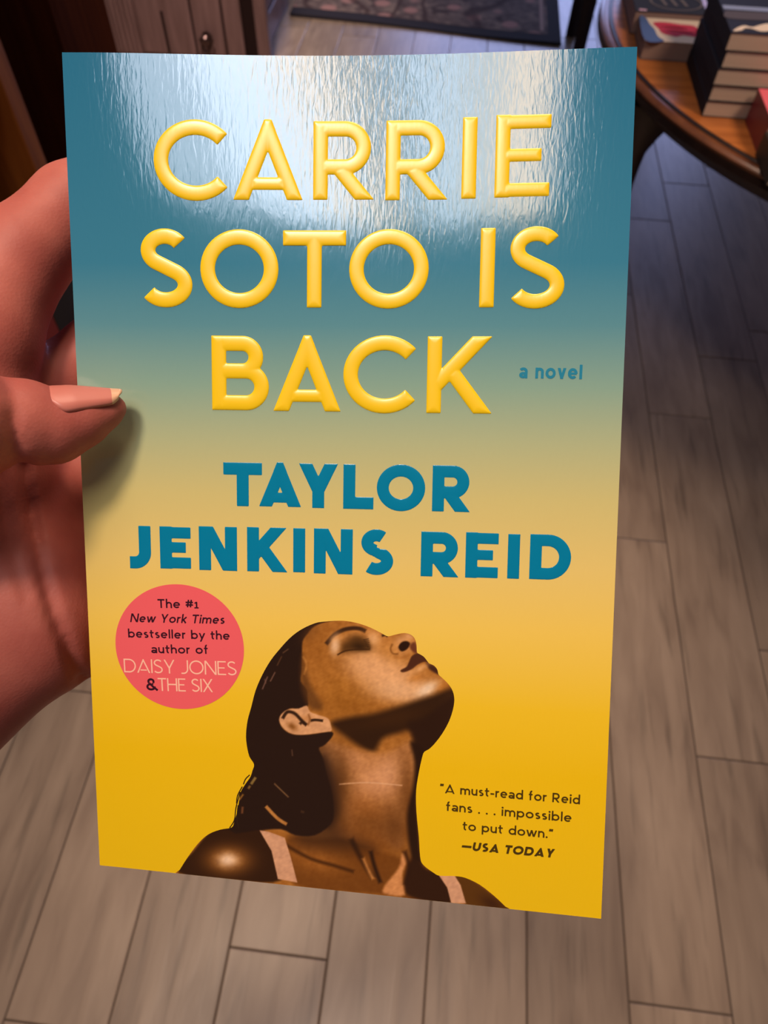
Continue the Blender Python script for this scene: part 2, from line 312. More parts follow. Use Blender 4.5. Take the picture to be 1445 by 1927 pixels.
def glyph(ch, W, H, w, X=None):
    """strokes of a character of width W and cap height H (mm), stroke width w; returns strokes and the clipping band"""
    h = w / 2; X = X or 0.70 * H; band = (0.0, H)
    P = []
    if ch == 'A':
        sl = math.hypot(1, (W / 2) / H) * w; ap = 0.5 * w
        P = [diag(sl / 2, 0, W / 2 - ap / 2 + sl / 2, H), diag(W - sl / 2, 0, W / 2 + ap / 2 - sl / 2, H), LN(0.26 * W, .205 * H, .74 * W, .205 * H, w * .82)]
        P = [(k[0], k[1], k[2]) for k in P]
    elif ch in 'BRP':
        P = [LN(h, 0, h, H)]
        mid = {'B': .53, 'R': .42, 'P': .40}[ch] * H; br = (H - mid) / 2; bw = W * (0.93 if ch != 'B' else .90); rx = min(br, bw - h - w * .5)
        yb = mid; rr = (H - h - yb) / 2; xe = bw - h - rr
        P += [PL_([(h, yb)] + AR(xe, yb + rr, rr, rr, -90, 90)[1] + [(h, H - h)])]
        if ch == 'R': P += [diag(W - w * .62, 0, W * .36 + h, yb)]; P[-1] = ('L', [(W * .40, yb), P[-1][1][0] if P[-1][1][0][1] < 0 else P[-1][1][1]], None)
        if ch == 'B': rr2 = (yb - h) / 2; xe2 = W - h - rr2; P += [PL_([(h, h)] + AR(xe2, h + rr2, rr2, rr2, -90, 90)[1] + [(h, yb)])]
    elif ch == 'C': P = [AR(H / 2 * 1.0, H / 2, H / 2 - h, H / 2 - h, 42, 318)]; band = None; P = [('A', [(h + (p[0] - h) * (W - h * .6) / (H * .5 + (H / 2 - h) * .743 + h * .6) if False else p[0] * 1.0, p[1]) for p in P[0][1]], None)]
    elif ch == 'D': r = H / 2 - h; xe = max(W - h - r, h + .01); rx = W - h - xe; P = [LN(h, 0, h, H), PL_([(h, h)] + AR(xe, H / 2, rx, r, -90, 90)[1] + [(h, H - h)])]
    elif ch == 'E': P = [LN(h, 0, h, H), LN(h, H - h, W, H - h, w * .92), LN(h, h, W, h, w * .92), LN(h, H * .51, W * .84, H * .51, w * .86)]
    elif ch == 'H': P = [LN(h, 0, h, H), LN(W - h, 0, W - h, H), LN(h, H * .52, W - h, H * .52)]
    elif ch == 'I': P = [LN(W / 2, 0, W / 2, H)]
    elif ch == 'J': r = (W - h) * .66; P = [PL_([(W - h, H), (W - h, h + r)] + AR(W - h - r, h + r, r, r, 0, -90)[1] + [(0, h)])]
    elif ch == 'K': P = [LN(h, 0, h, H), diag(W * .36, H * .47, W - w * .66, H), diag(W * .40, H * .52, W - w * .62, 0)]; P[1] = ('L', [(h, H * .34), P[1][1][1]], None); P[2] = ('L', [(W * .36, H * .56), P[2][1][1]], None)
    elif ch == 'L': P = [LN(h, 0, h, H), LN(h, h, W, h)]
    elif ch == 'N': sl = w * 1.25; P = [LN(h, 0, h, H), LN(W - h, 0, W - h, H), diag(sl * .5, H, W - sl * .5, 0)]
    elif ch == 'O': P = [AR(W / 2, H / 2, W / 2 - h, H / 2 - h, 0, 360)]; band = None
    elif ch == 'S':
        P = [s_curve(W, H, h)]; band = None
    elif ch == 'T': P = [LN(W / 2, 0, W / 2, H), LN(0, H - h, W, H - h)]
    elif ch == 'U': r = W / 2 - h; P = [LN(h, H, h, h + r), LN(W - h, H, W - h, h + r), AR(W / 2, h + r, r, r, 180, 360)]
    elif ch == 'X': P = [diag(w * .6, 0, W - w * .6, H), diag(w * .6, H, W - w * .6, 0)]
    elif ch == 'Y': P = [LN(W / 2, 0, W / 2, H * .46), diag(W / 2, H * .36, W - w * .6, H), diag(W / 2, H * .36, w * .6, H)]; P[1] = ('L', [(W / 2 - .02 * W, H * .36), P[1][1][1]], None); P[2] = ('L', [(W / 2 + .02 * W, H * .36), P[2][1][1]], None)
    # ---- lower case
    elif ch in 'bdpq':
        r = X / 2 - h; rx = W / 2 - h; st = h if ch in 'bp' else W - h
        P = [AR(W / 2, X / 2, rx, r, 0, 360)]; P += [LN(st, 0, st, H * 1.04)] if ch in 'bd' else [LN(st, -.27 * H, st, X)]; band = None
    elif ch == 'o': P = [AR(W / 2, X / 2, W / 2 - h, X / 2 - h, 0, 360)]; band = None
    elif ch == 'e': P = [AR(W / 2, X / 2, W / 2 - h, X / 2 - h, 0, 318), LN(h, X * .5, W - h * .6, X * .5, w * .85)]; band = None
    elif ch == 'a': P = [AR(W * .48, X * .66, W * .52 - h, X * .34 - h, 150, 0), LN(W - h, 0, W - h, X * .68), AR(W * .46, X * .29, W * .46 - h, X * .29 - h, 0, 360), ]; band = None
    elif ch == 'c': P = [AR(W / 2, X / 2, W / 2 - h, X / 2 - h, 45, 315)]; band = None
    elif ch == 'f': r = .22 * H - h; P = [LN(W * .42, 0, W * .42, H - r), AR(W * .42 + r, H - r - h * .4, r, r, 180, 80), LN(0, X - h, W * .92, X - h, w * .9)]; band = None
    elif ch == 't': P = [LN(W * .42, w * 1.1, W * .42, H * .92), AR(W * .42 + .16 * H, h + .16 * H, .16 * H, .16 * H, 180, 275), LN(0, X - h, W, X - h, w * .9)]; band = None
    elif ch in 'hn': r = (W - w) / 2; P = [LN(h, 0, h, H * 1.04 if ch == 'h' else X), AR(W / 2, X - h - r * .95, r, r * .95, 180, 0), LN(W - h, 0, W - h, X - h - r * .9)]; band = None
    elif ch == 'm': r = (W - w) / 4; P = [LN(h, 0, h, X)]; band = None; P += [AR(h + r, X - h - r, r, r, 180, 0), LN(W / 2, 0, W / 2, X - h - r), AR(W - h - r, X - h - r, r, r, 180, 0), LN(W - h, 0, W - h, X - h - r)]
    elif ch == 'u': r = (W - w) / 2; P = [LN(W - h, 0, W - h, X), AR(W / 2, h + r * .95, r, r * .95, 180, 360), LN(h, X, h, h + r * .9)]; band = None
    elif ch == 'r': P = [LN(h, 0, h, X), AR(h + .22 * H, X - h - .22 * H, .22 * H, .22 * H, 180, 70)]; band = None
    elif ch == 'i': P = [LN(W / 2, 0, W / 2, X), AR(W / 2, X + .19 * H, w * .06, w * .06, 0, 360, w * 1.15)]; band = None
    elif ch == 'l': P = [LN(W / 2, 0, W / 2, H * 1.04)]; band = None
    elif ch == 'k': P = [LN(h, 0, h, H * 1.04), LN(h, X * .38, W - h, X), LN(W * .35, X * .55, W - h * .8, 0)]; band = None
    elif ch == 's':
        P = [s_curve(W, X, h)]; band = None
    elif ch == 'v': P = [diag(W / 2, -.0, h, X), diag(W / 2, 0, W - h, X)]; band = (0, X); P = [('L', [(W / 2 + .06 * W, -.1 * X), P[0][1][1]], None), ('L', [(W / 2 - .06 * W, -.1 * X), P[1][1][1]], None)]
    elif ch == 'w': P = [('L', [(W * .29, -.06 * X), (h * .6, X * 1.05)], None), ('L', [(W * .29, -.06 * X), (W / 2, X * 1.02)], None), ('L', [(W * .71, -.06 * X), (W / 2, X * 1.02)], None), ('L', [(W * .71, -.06 * X), (W - h * .6, X * 1.05)], None)]; band = (0, X)
    elif ch == 'y': P = [('L', [(W * .5, .0), (h * .6, X * 1.05)], None), ('L', [(W * .22, -.30 * H), (W - h * .6, X * 1.05)], None)]; band = (-.28 * H, X)
    elif ch == '1': P = [LN(W * .62, 0, W * .62, X * 1.05), LN(W * .62, X, W * .08, X * .80, w * .8), LN(0, h * .8, W * 1.15, h * .8, w * .8)]; band = None
    elif ch == '#': P = [LN(W * .24, .12 * H, W * .42, .95 * H), LN(W * .62, .12 * H, W * .80, .95 * H), LN(0, .66 * H, W, .66 * H), LN(0, .38 * H, W, .38 * H)]; band = None
    elif ch == '&': P = [AR(W * .42, H * .74, W * .22, H * .26 - h, -40, 220), AR(W * .40, H * .30, W * .40 - h, H * .30 - h, 130, 370), PL_([(W * .26, H * .60), (W * .55, H * .34), (W * .95, 0.02 * H)]), PL_([(W * .60, H * .57), (W * .40, H * .46), (W * .16, H * .52)], w * .8)]; band = None
    elif ch in '\u201c': P = [LN(W * .25, H * .74, W * .38, H * 1.0, w * 1.1), LN(W * .68, H * .74, W * .81, H * 1.0, w * 1.1)]; band = None
    elif ch in '\u201d': P = [LN(W * .12, H * .74, W * .28, H * 1.0, w * 1.1), LN(W * .58, H * .74, W * .74, H * 1.0, w * 1.1)]; band = None
    elif ch == '-': P = [LN(0, X * .48, W, X * .48)]; band = None
    elif ch == '\u2014': P = [LN(0, H * .42, W, H * .42)]; band = None
    elif ch == '.': P = [AR(W / 2, h * 1.1, w * .05, w * .05, 0, 360, w * 1.15)]; band = None
    return P, band
def d_stroke(x, y, P, w):
    pts = np.array(P[1], float); ww = (P[2] or w) / 2; n = len(pts) - 1
    closed = np.hypot(*(pts[0] - pts[-1])) < 1e-9
    best = None
    for i in range(n):
        a, b2 = pts[i], pts[i + 1]; d = b2 - a; L = np.hypot(*d)
        if L < 1e-12: continue
        d = d / L
        rx, ry = x - a[0], y - a[1]; u = rx * d[0] + ry * d[1]; v = np.abs(-rx * d[1] + ry * d[0])
        lo = i == 0 and not closed; hi = i == n - 1 and not closed
        uc = np.clip(u, 0, L); ex = u - uc
        rd = np.hypot(ex, v) - ww                                  # round joint
        bx_ = np.maximum(v - ww, np.abs(ex))                       # flat end
        bx_ = np.where((v < ww) & (ex == 0), v - ww, bx_)
        if lo or hi:
            end = np.minimum(u if lo else 1e9, (L - u) if hi else 1e9)
            bi = np.maximum(v - ww, -end)
            m_ = ((u < 0) & lo) | ((u > L) & hi)
            inner = (u >= 0) & (u <= L)
            dd = np.where(m_, bx_, np.where(inner, bi, rd))
        else: dd = rd
        best = dd if best is None else np.minimum(best, dd)
    if not closed and n > 1:
        for e_, q_ in ((pts[0], pts[1]), (pts[-1], pts[-2])):
            t_ = (e_ - q_) / (np.hypot(*(e_ - q_)) + 1e-12); pl = (x - e_[0]) * t_[0] + (y - e_[1]) * t_[1]
            best = np.where(np.hypot(x - e_[0], y - e_[1]) < ww * 1.9, np.maximum(best, pl), best)
    return best
def glyph_sdf(ch, W, H, w, X=None):
    P, band = glyph(ch, W, H, w, X)
    def f(x, y):
        d = None
        for p in P:
            k = d_stroke(x, y, p, w); d = k if d is None else np.minimum(d, k)
        if ch == 'A':
            ap = 0.5 * w; vx, vy = W / 2 - ap / 2, H; q = math.hypot(vx, vy)
            d = np.maximum(d, np.maximum((-x * vy + y * vx) / q, (-(W - x) * vy + y * vx) / q))
        if band: d = np.maximum(d, np.maximum(band[0] - y, y - band[1]))
        return d
    return f
def contour_mesh(f, x0, x1, y0, y1, step):
    """mesh of the region f<0 with its exact outline (marching squares); returns x,y, f at vertices and faces"""
    nx = max(4, int(math.ceil((x1 - x0) / step))); ny = max(4, int(math.ceil((y1 - y0) / step)))
    gx = np.linspace(x0, x1, nx + 1); gy = np.linspace(y0, y1, ny + 1); Xg, Yg = np.meshgrid(gx, gy, indexing='ij')
    D = f(Xg, Yg); I = D < 0
    cnt = I[:-1, :-1].astype(int) + I[1:, :-1] + I[1:, 1:] + I[:-1, 1:]
    vid = {}; V = []; F = []
    def cv(i, j):
        k = (0, i, j)
        if k not in vid: vid[k] = len(V); V.append((gx[i], gy[j], D[i, j]))
        return vid[k]
    def ev(i, j, i2, j2):
        k = (1, min(i, i2), min(j, j2), 0 if j == j2 else 1)
        if k not in vid:
            a, b2 = D[i, j], D[i2, j2]; t = a / (a - b2)
            vid[k] = len(V); V.append((gx[i] + (gx[i2] - gx[i]) * t, gy[j] + (gy[j2] - gy[j]) * t, 0.0))
        return vid[k]
    for i, j in zip(*np.nonzero(cnt)):
        cs = ((i, j), (i + 1, j), (i + 1, j + 1), (i, j + 1)); poly = []
        for k in range(4):
            a, b2 = cs[k], cs[(k + 1) % 4]; ia, ib = I[a], I[b2]
            if ia: poly.append(cv(*a))
            if ia != ib: poly.append(ev(a[0], a[1], b2[0], b2[1]))
        if len(poly) > 2: F.append(poly)
    return np.array(V).reshape(-1, 3), F

class Print:
    """collects printed or embossed shapes that lie on the cover"""
    def __init__(s): s.S = []; s.T = []; s.O = []; s.F = []; s.n = 0
    def add(s, st, o, F):
        s.S.append(st); s.O.append(o); s.F += [[k + s.n for k in f] for f in F]; s.n += len(st)
    def build(s, name, m, parent=book):
        st = np.vstack(s.S); o = np.concatenate(s.O); P = cover(st[:, 0], st[:, 1], o)
        ob = meshobj(name, P, s.F, m, parent, smooth=True); set_uv(ob, st); return ob
def emboss(d, w, e, base):
    q = np.clip(-d / (w * .5), 0, 1); return base + e * np.sqrt(np.clip(1 - (1 - q) ** 2, 0, 1))

title_m = mat('raised_yellow_foil', (250, 205, 12), rough=0.30, spec=0.6); gloss_bump(title_m, 0.15)
author_m = mat('blue_ink', (0, 126, 166), rough=0.2, spec=0.5); gloss_bump(author_m, 0.15)
sub_m = mat('soft_blue_ink', (38, 130, 160), rough=0.2, spec=0.5)
pink_m = mat('pink_ink', (240, 98, 104), rough=0.25, spec=0.4)
dark_m = mat('dark_plum_ink', (58, 18, 34), rough=0.3, spec=0.4)
cream_m = mat('cream_ink', (255, 196, 170), rough=0.3, spec=0.4)
brown_m = mat('dark_brown_ink', (74, 54, 10), rough=0.3, spec=0.4)

def big_letter(pr, ch, x0, x1, y0, y1, wpx, e, base=0.03, step=0.26):
    """a capital that fills the box x0..x1, y0..y1 of the cover design"""
    q = st_of([((x0 + x1) / 2, y0), ((x0 + x1) / 2, y1), (x0, (y0 + y1) / 2), (x1, (y0 + y1) / 2)])
    t1, t0 = q[0, 1], q[1, 1]; s0, s1 = q[2, 0], q[3, 0]; Wd, H = s1 - s0, t1 - t0
    w = wpx * Wd / (x1 - x0)
    if ch == 'C':
        h = w / 2; r = H / 2 - h; sc = 1.0
        base_arc = AR(0, H / 2, 1, r, 40, 320)
        rx = (Wd - h - h * .62) / (1 + math.cos(math.radians(40))); arc = AR(h + rx, H / 2, rx, r, 40, 320)
        f = lambda x, y: d_stroke(x, y, arc, w)
    else: f = glyph_sdf(ch, Wd, H, w)
    V, F = contour_mesh(f, -.4, Wd + .4, -.4, H + .4, step)
    st = np.stack([V[:, 0] + s0, V[:, 1] + t0], 1)
    pr.add(st, emboss(V[:, 2], w, e, base), F)
TW = 27.5
title = [[('C', 289, 427, 224.6, 378), ('A', 438, 570, 224.6, 376.5), ('R', 589.5, 706, 228, 376), ('R', 726, 845, 226, 376.5), ('I', 868, 898.5, 220.5, 374), ('E', 932, 1035.5, 215, 371)],
         [('S', 260.7, 361.6, 430, 578.6), ('O', 377, 524, 431.5, 580), ('T', 532.5, 650.7, 433.7, 579), ('O', 657, 806.7, 431, 581)],
         [('I', 902, 932, 429, 578.6), ('S', 954, 1063, 425.7, 581)],
         [('B', 398.5, 506, 632, 772), ('A', 514, 642, 631, 774), ('C', 646, 781, 631, 778), ('K', 803.5, 927, 633, 778)]]
for word in title:
    pr = Print()
    for g in word: big_letter(pr, *g, TW, 0.30)
    pr.build('title_lettering', title_m)
author = [[('T', 420.5, 493, 870.5, 952.5), ('A', 487, 567, 870, 953.5), ('Y', 561, 637, 872.5, 956), ('L', 646, 703, 874, 958), ('O', 709, 800, 874, 962), ('R', 813.5, 888, 876, 963)],
          [('J', 243.7, 284, 989.5, 1070), ('E', 301, 359, 991, 1070.5), ('N', 374.5, 446, 991, 1073.5), ('K', 465, 541, 992.5, 1076), ('I', 552, 574, 994, 1077), ('N', 590.6, 663.5, 995, 1080), ('S', 676.5, 740, 996, 1082)],
          [('R', 792, 866.5, 1001, 1085.5), ('E', 876, 937.5, 1002, 1088), ('I', 955, 978, 1005, 1089), ('D', 996.7, 1074.5, 1006, 1091)]]
for word in author:
    pr = Print()
    for g in word: big_letter(pr, *g, 22.5, 0.06, step=0.22)
    pr.build('author_lettering', author_m)

WID = dict(A=.95, B=.72, C=.93, D=.87, E=.60, H=.80, I=None, J=.50, K=.78, L=.58, N=.83, O=1.02, R=.72, S=.66, T=.68, U=.78, X=.80, Y=.80,
           a=.58, b=.68, d=.68, e=.66, f=.40, h=.58, i=None, k=.56, l=None, m=.96, n=.58, o=.70, p=.68, r=.36, s=.48, t=.42, u=.58, v=.60, w=.92, y=.60)
WID.update({'1': .36, '#': .70, '&': .84, '\u201c': .40, '\u201d': .40, '-': .36, '\u2014': .95, '.': None, ' ': .30})
def text_line(pr, text, xl, yl, xr, yr, hpx, wpx, slant=0.0, gap=.115, X=.70, over=0.06, step=0.085):
    """text whose baseline runs from (xl,yl) to (xr,yr) in the cover design; hpx cap height, wpx stroke"""
    q = st_of([(xl, yl), (xr, yr), ((xl + xr) / 2, (yl + yr) / 2), ((xl + xr) / 2, (yl + yr) / 2 - hpx)])
    H = q[3, 1] - q[2, 1]; Lm = np.hypot(*(q[1] - q[0])); k = H / hpx; w = wpx * k
    wd = [(WID[c] * H if WID.get(c) else w) for c in text]; g = gap * H
    tot = sum(wd) + g * (len(text) - 1); sc = Lm / tot
    ang = math.atan2(q[1, 1] - q[0, 1], q[1, 0] - q[0, 0]); ca, sa = math.cos(ang), math.sin(ang); x = 0.0
    for c, W_ in zip(text, wd):
        W2 = W_ * sc if W_ != w else w
        if c != ' ':
            V, F = contour_mesh(glyph_sdf(c, W2, H, w, X * H), -.25, W2 + .5, -.34 * H, 1.12 * H, step)
            if len(F):
                xx = V[:, 0] + x + (W_ * sc - W2) / 2 + slant * V[:, 1]; yv = V[:, 1]
                st = np.stack([q[0, 0] + xx * ca - yv * sa, q[0, 1] + xx * sa + yv * ca], 1); pr.add(st, np.full(len(V), over), F)
        x += (W_ + g) * sc
pr = Print(); text_line(pr, 'a novel', 976.5, 711.5, 1095, 713.5, 26, 5.2, gap=.12, X=.78); pr.build('subtitle_lettering', sub_m)
pr = Print()
text_line(pr, '\u201cA must-read for Reid', 827, 1491.5, 1091, 1513.5, 17.5, 2.9)
text_line(pr, 'fans . . . impossible', 839, 1525.5, 1075, 1547, 17.5, 2.9)
text_line(pr, 'to put down.\u201d', 870, 1562, 1041, 1578, 17.5, 2.9)
text_line(pr, '\u2014USA TODAY', 867.5, 1599, 1041, 1614, 16.5, 4.3, slant=.2)
pr.build('quote_lettering', brown_m)

# round pink badge and its lettering
bc = st_of([(338.6, 1216.5)])[0]; be = st_of([(217.4, 1212), (459, 1221), (336, 1099.5), (341, 1334)])
brx = (be[1, 0] - be[0, 0]) / 2; bry = (be[2, 1] - be[3, 1]) / 2
pr = Print(); V, F = contour_mesh(lambda x, y: (np.sqrt((x / brx) ** 2 + (y / bry) ** 2) - 1) * brx, -17, 17, -17, 17, 0.4)
pr.add(np.stack([V[:, 0] + (be[0, 0] + be[1, 0]) / 2, V[:, 1] + (be[2, 1] + be[3, 1]) / 2], 1), np.full(len(V), .035), F)
badge = pr.build('badge', pink_m)
pr = Print()
text_line(pr, 'The #1', 297, 1144, 373, 1145, 17, 2.9)
text_line(pr, 'New York Times', 245, 1170.5, 422, 1174, 16.5, 2.8, slant=.2)
text_line(pr, 'bestseller by the', 241.5, 1199.5, 432.5, 1204, 16.5, 2.8)
text_line(pr, 'author of', 285, 1229, 392, 1230.5, 16.5, 2.8)
text_line(pr, '&', 276, 1299, 298, 1299.5, 23, 4.0)
bl = pr.build('badge_lettering', dark_m, badge); bl.parent = badge
pr = Print()
text_line(pr, 'DAISY JONES', 234, 1265, 445.5, 1271, 26, 2.5, gap=.075)
text_line(pr, 'THE SIX', 298, 1300, 401, 1302.5, 24.5, 2.5, gap=.075)
bl = pr.build('badge_lettering', cream_m, badge)

# ---------------- printed portrait of a woman looking up (a flat sepia print on the cover)
def smooth_poly(p, sub=4, closed=True):
    p = np.array(p, float); n = len(p); out = []
    for i in range(n if closed else n - 1):
        a, b2, c, d = (p[(i - 1) % n] if closed or i else p[0]), p[i], p[(i + 1) % n], (p[(i + 2) % n] if closed or i + 2 < n else p[-1])
        for k in range(sub):
            t = k / sub; out.append(.5 * ((2 * b2) + (c - a) * t + (2 * a - 5 * b2 + 4 * c - d) * t * t + (3 * b2 - a - 3 * c + d) * t ** 3))
    if not closed: out.append(p[-1])
    return np.array(out)
def d_poly(x, y, P):
    shp = x.shape; x = x.ravel(); y = y.ravel(); d2 = np.full(x.shape, 1e18); ins = np.zeros(x.shape, bool); n = len(P)
    for i in range(n):
        a, b2 = P[i], P[(i + 1) % n]; e = b2 - a; L = e @ e
        if L < 1e-12: continue
        t = np.clip(((x - a[0]) * e[0] + (y - a[1]) * e[1]) / L, 0, 1)
        d2 = np.minimum(d2, (x - a[0] - t * e[0]) ** 2 + (y - a[1] - t * e[1]) ** 2)
        c = (a[1] > y) != (b2[1] > y)
        if e[1] != 0: ins ^= c & (x < a[0] + (y - a[1]) * e[0] / e[1])
    return (np.sqrt(d2) * np.where(ins, -1, 1)).reshape(shp)
sil = [(338, 1637), (352, 1615), (372, 1588), (392, 1570), (415, 1561), (436, 1557), (441, 1545), (447, 1525), (450, 1506), (453, 1490), (462, 1475), (471, 1462), (475, 1450), (478, 1438),
       (469, 1423), (464, 1400), (463, 1380), (466, 1355), (472.6, 1331), (481, 1299), (494, 1269), (508.7, 1243.6), (523.6, 1224.5), (545, 1201), (566, 1185), (591.7, 1173), (611, 1169.6), (638.5, 1168),
       (658, 1169.5), (677.5, 1174), (697, 1181), (716, 1190.5), (728, 1197), (736, 1196.3), (747, 1193.4), (761, 1191.2), (772.5, 1194), (780, 1201), (783.5, 1212), (784.5, 1227), (789, 1230.5),
       (797.6, 1236), (805.4, 1246), (808, 1248.5), (817, 1252.7), (823, 1260.4), (825, 1269), (832.5, 1276), (844, 1287.6), (852, 1301), (854.8, 1316.6), (852, 1336), (844, 1359), (830.6, 1382.5),
       (817, 1400), (807, 1409.6), (798, 1415), (794, 1426), (788.5, 1451), (783, 1487), (783.5, 1528), (788, 1574), (790.5, 1612), (796, 1627), (816, 1642.5), (828, 1648), (855, 1648.5), (876, 1652), (903, 1665), (930, 1686), (951, 1706)]
edge_a, edge_b = np.array([951, 1706.]), np.array([338, 1637.])
silp = np.vstack([smooth_poly(sil, 3, closed=False), [[960, 1730], [700, 1710], [330, 1665]]])
sil_st = st_of(silp); sil_st[:, 1] = np.maximum(sil_st[:, 1], 0.03)
Q = lambda pts, s, ox, oy: [(ox + a / s, oy + b2 / s) for a, b2 in pts]
C5 = lambda pts: Q(pts, 4.7, 430, 1150)
C6 = lambda pts: Q(pts, 5.161, 600, 1150)
C1 = lambda pts: Q(pts, 2.189, 300, 1140)
def sm(a, lo, hi):
    t = np.clip((a - lo) / (hi - lo), 0, 1); return t * t * (3 - 2 * t)
def fbm(x, y, seed=0):
    rs = np.random.RandomState(seed); v = np.zeros(x.shape)
    for k in range(14):
        f = 2 ** rs.uniform(0, 3.2) / 60.0; th = rs.uniform(0, 6.28); v += np.sin((x * math.cos(th) + y * math.sin(th)) * f * 6.28 + rs.uniform(0, 6.28) + 1.5 * np.sin(x * f * 2 + y * f * 3)) / (14 ** .5)
    return v
def portrait_colours(x, y):
    Cc = np.zeros(x.shape + (3,)); Cc[:] = (172, 108, 42)
    tex = fbm(x, y, 3)
    def over(col, al):
        al = np.clip(al, 0, 1)[..., None]; Cc[:] = Cc * (1 - al) + np.array(col, float) * al
    def shape(pts, col, blur=3.0, op=1.0, sub=4, closed=True):
        d = d_poly(x, y, smooth_poly(pts, sub) if sub > 1 else np.array(pts, float)); over(col, op * sm(-d, -blur, blur))
    def blob(cx, cy, rx, ry, rot, col, op=1.0, p=1.0):
        c, s = math.cos(math.radians(rot)), math.sin(math.radians(rot)); a = ((x - cx) * c + (y - cy) * s) / rx; b2 = (-(x - cx) * s + (y - cy) * c) / ry
        over(col, op * np.exp(-(a * a + b2 * b2) ** p))
    def stroke(pts, wid, col, blur=1.2, op=1.0):
        pts = smooth_poly(pts, 4, closed=False); over(col, op * sm(-(d_stroke(x, y, ('A', [tuple(k) for k in pts], wid), wid)), -blur, blur))
    DK, HAIR = (46, 24, 6), (40, 22, 12)
    # face tones
    blob(600, 1215, 55, 40, -20, (150, 88, 26), .6)
    blob(640, 1262, 40, 60, 10, (168, 104, 36), .7)
    blob(648, 1240, 26, 30, 0, (140, 82, 26), .5)
    blob(730, 1268, 85, 36, 30, (232, 172, 118), .95, 1.4)
    blob(690, 1262, 42, 30, 20, (230, 170, 116), .7, 1.3)
    blob(752, 1300, 62, 22, 2, (232, 178, 128), .85, 1.3)
    blob(806, 1296, 24, 11, -28, (246, 214, 182), .9, 1.2)
    blob(836, 1296, 16, 20, 30, (196, 120, 42), .7)
    blob(700, 1195, 40, 16, 22, (196, 126, 58), .8)
    blob(703, 1203, 13, 15, -30, (238, 184, 130), .8)
    blob(640, 1300, 40, 30, 10, (176, 112, 38), .55)
    blob(655, 1330, 55, 28, 5, (150, 90, 24), .7)
    blob(735, 1225, 30, 18, 30, (204, 138, 66), .7)
    # jaw and throat shadow
    shape(C6([(120, 1090), (300, 1030), (520, 1000), (760, 930), (960, 860), (1100, 815), (1340, 740), (1380, 900), (1300, 1200), (1100, 1400), (930, 1430), (900, 1180), (760, 1190), (620, 1240), (540, 1360), (420, 1330), (260, 1220)]), DK, 9, .97)
    blob(735, 1352, 70, 15, -12, (66, 36, 8), .6)
    blob(845, 1330, 16, 40, 15, (74, 44, 22), .45)
    # neck
    shape(C1([(690, 560), (800, 590), (930, 610), (1030, 560), (1060, 640), (1040, 740), (1010, 900), (990, 1000), (860, 940), (780, 900), (720, 780), (660, 640)]), (186, 124, 70), 9, .95)
    blob(712, 1470, 44, 34, 0, (216, 152, 104), .85, 1.3)
    blob(735, 1452, 26, 30, 10, (220, 158, 112), .7)
    blob(668, 1432, 26, 16, 30, (206, 142, 92), .7)
    blob(690, 1530, 50, 28, 20, (170, 100, 40), .7)
    blob(672, 1575, 60, 24, 20, (176, 106, 48), .8)
    blob(692, 1552, 46, 34, 15, (112, 64, 20), .75)
    blob(768, 1500, 20, 80, -4, (104, 58, 18), .75)
    blob(640, 1478, 22, 70, 0, (90, 50, 16), .8)
    blob(742, 1560, 26, 46, -6, (92, 50, 14), .7)
    stroke(C1([(740, 735), (860, 728), (1000, 740)]), 2.4, (232, 178, 134), 1.5, .7)
    shape(C1([(1035, 560), (1100, 600), (1062, 760), (1066, 900), (1085, 1070), (1130, 1110), (1060, 1110), (1030, 1000), (1020, 860), (1045, 740), (1050, 640)]), (40, 20, 6), 6, .97)
    # shoulders, chest
    shape(C1([(520, 960), (640, 960), (760, 960), (900, 1010), (1060, 1060), (1160, 1120), (1200, 1230), (900, 1190), (560, 1150)]), (112, 62, 16), 7, .9)
    blob(590, 1615, 52, 24, 18, (164, 98, 36), .85)
    blob(700, 1600, 44, 30, 30, (120, 66, 16), .7)
    stroke(C1([(520, 985), (620, 1040), (720, 1070), (800, 1095)]), 6, (66, 34, 6), 4, .9)
    stroke(C1([(790, 960), (830, 1040), (880, 1120)]), 9, (52, 26, 6), 5, .85)
    stroke(C1([(870, 1010), (885, 1070), (910, 1140)]), 7, (40, 20, 6), 4, .9)
    stroke(C1([(840, 1040), (862, 1090), (880, 1125)]), 5, (226, 150, 78), 4, .8)
    shape(C1([(1000, 1020), (985, 1080), (930, 1150), (925, 1185), (1010, 1190), (1000, 1110), (1020, 1050)]), (218, 146, 88), 4, .95)
    stroke(C1([(1010, 1010), (1030, 1080), (1010, 1150)]), 8, (58, 28, 6), 5, .9)
    shape(C1([(1040, 1040), (1100, 1085), (1170, 1115), (1200, 1225), (1040, 1200), (1010, 1150)]), (48, 24, 8), 5, .95)
    shape(C1([(80, 1100), (140, 1010), (220, 925), (330, 905), (430, 925), (470, 1000), (500, 1130), (300, 1130)]), (52, 27, 8), 4, 1)
    blob(430, 1618, 42, 26, 0, (176, 108, 42), .85, 1.2)
    blob(429, 1618, 19, 13, 0, (252, 212, 176), .95, 1.1)
    shape(C1([(1215, 1110), (1280, 1125), (1360, 1180), (1440, 1260), (1260, 1230)]), (92, 54, 12), 4, 1)
    blob(925, 1700, 24, 12, 30, (60, 30, 10), .8)
    shape(C1([(412, 924), (448, 930), (516, 955), (542, 1040), (568, 1140), (488, 1125), (462, 1010)]), (214, 158, 122), 1.2, 1, sub=1)
    shape(C1([(1150, 1108), (1215, 1110), (1240, 1150), (1262, 1225), (1202, 1225), (1185, 1160)]), (214, 158, 122), 1.2, 1, sub=1)
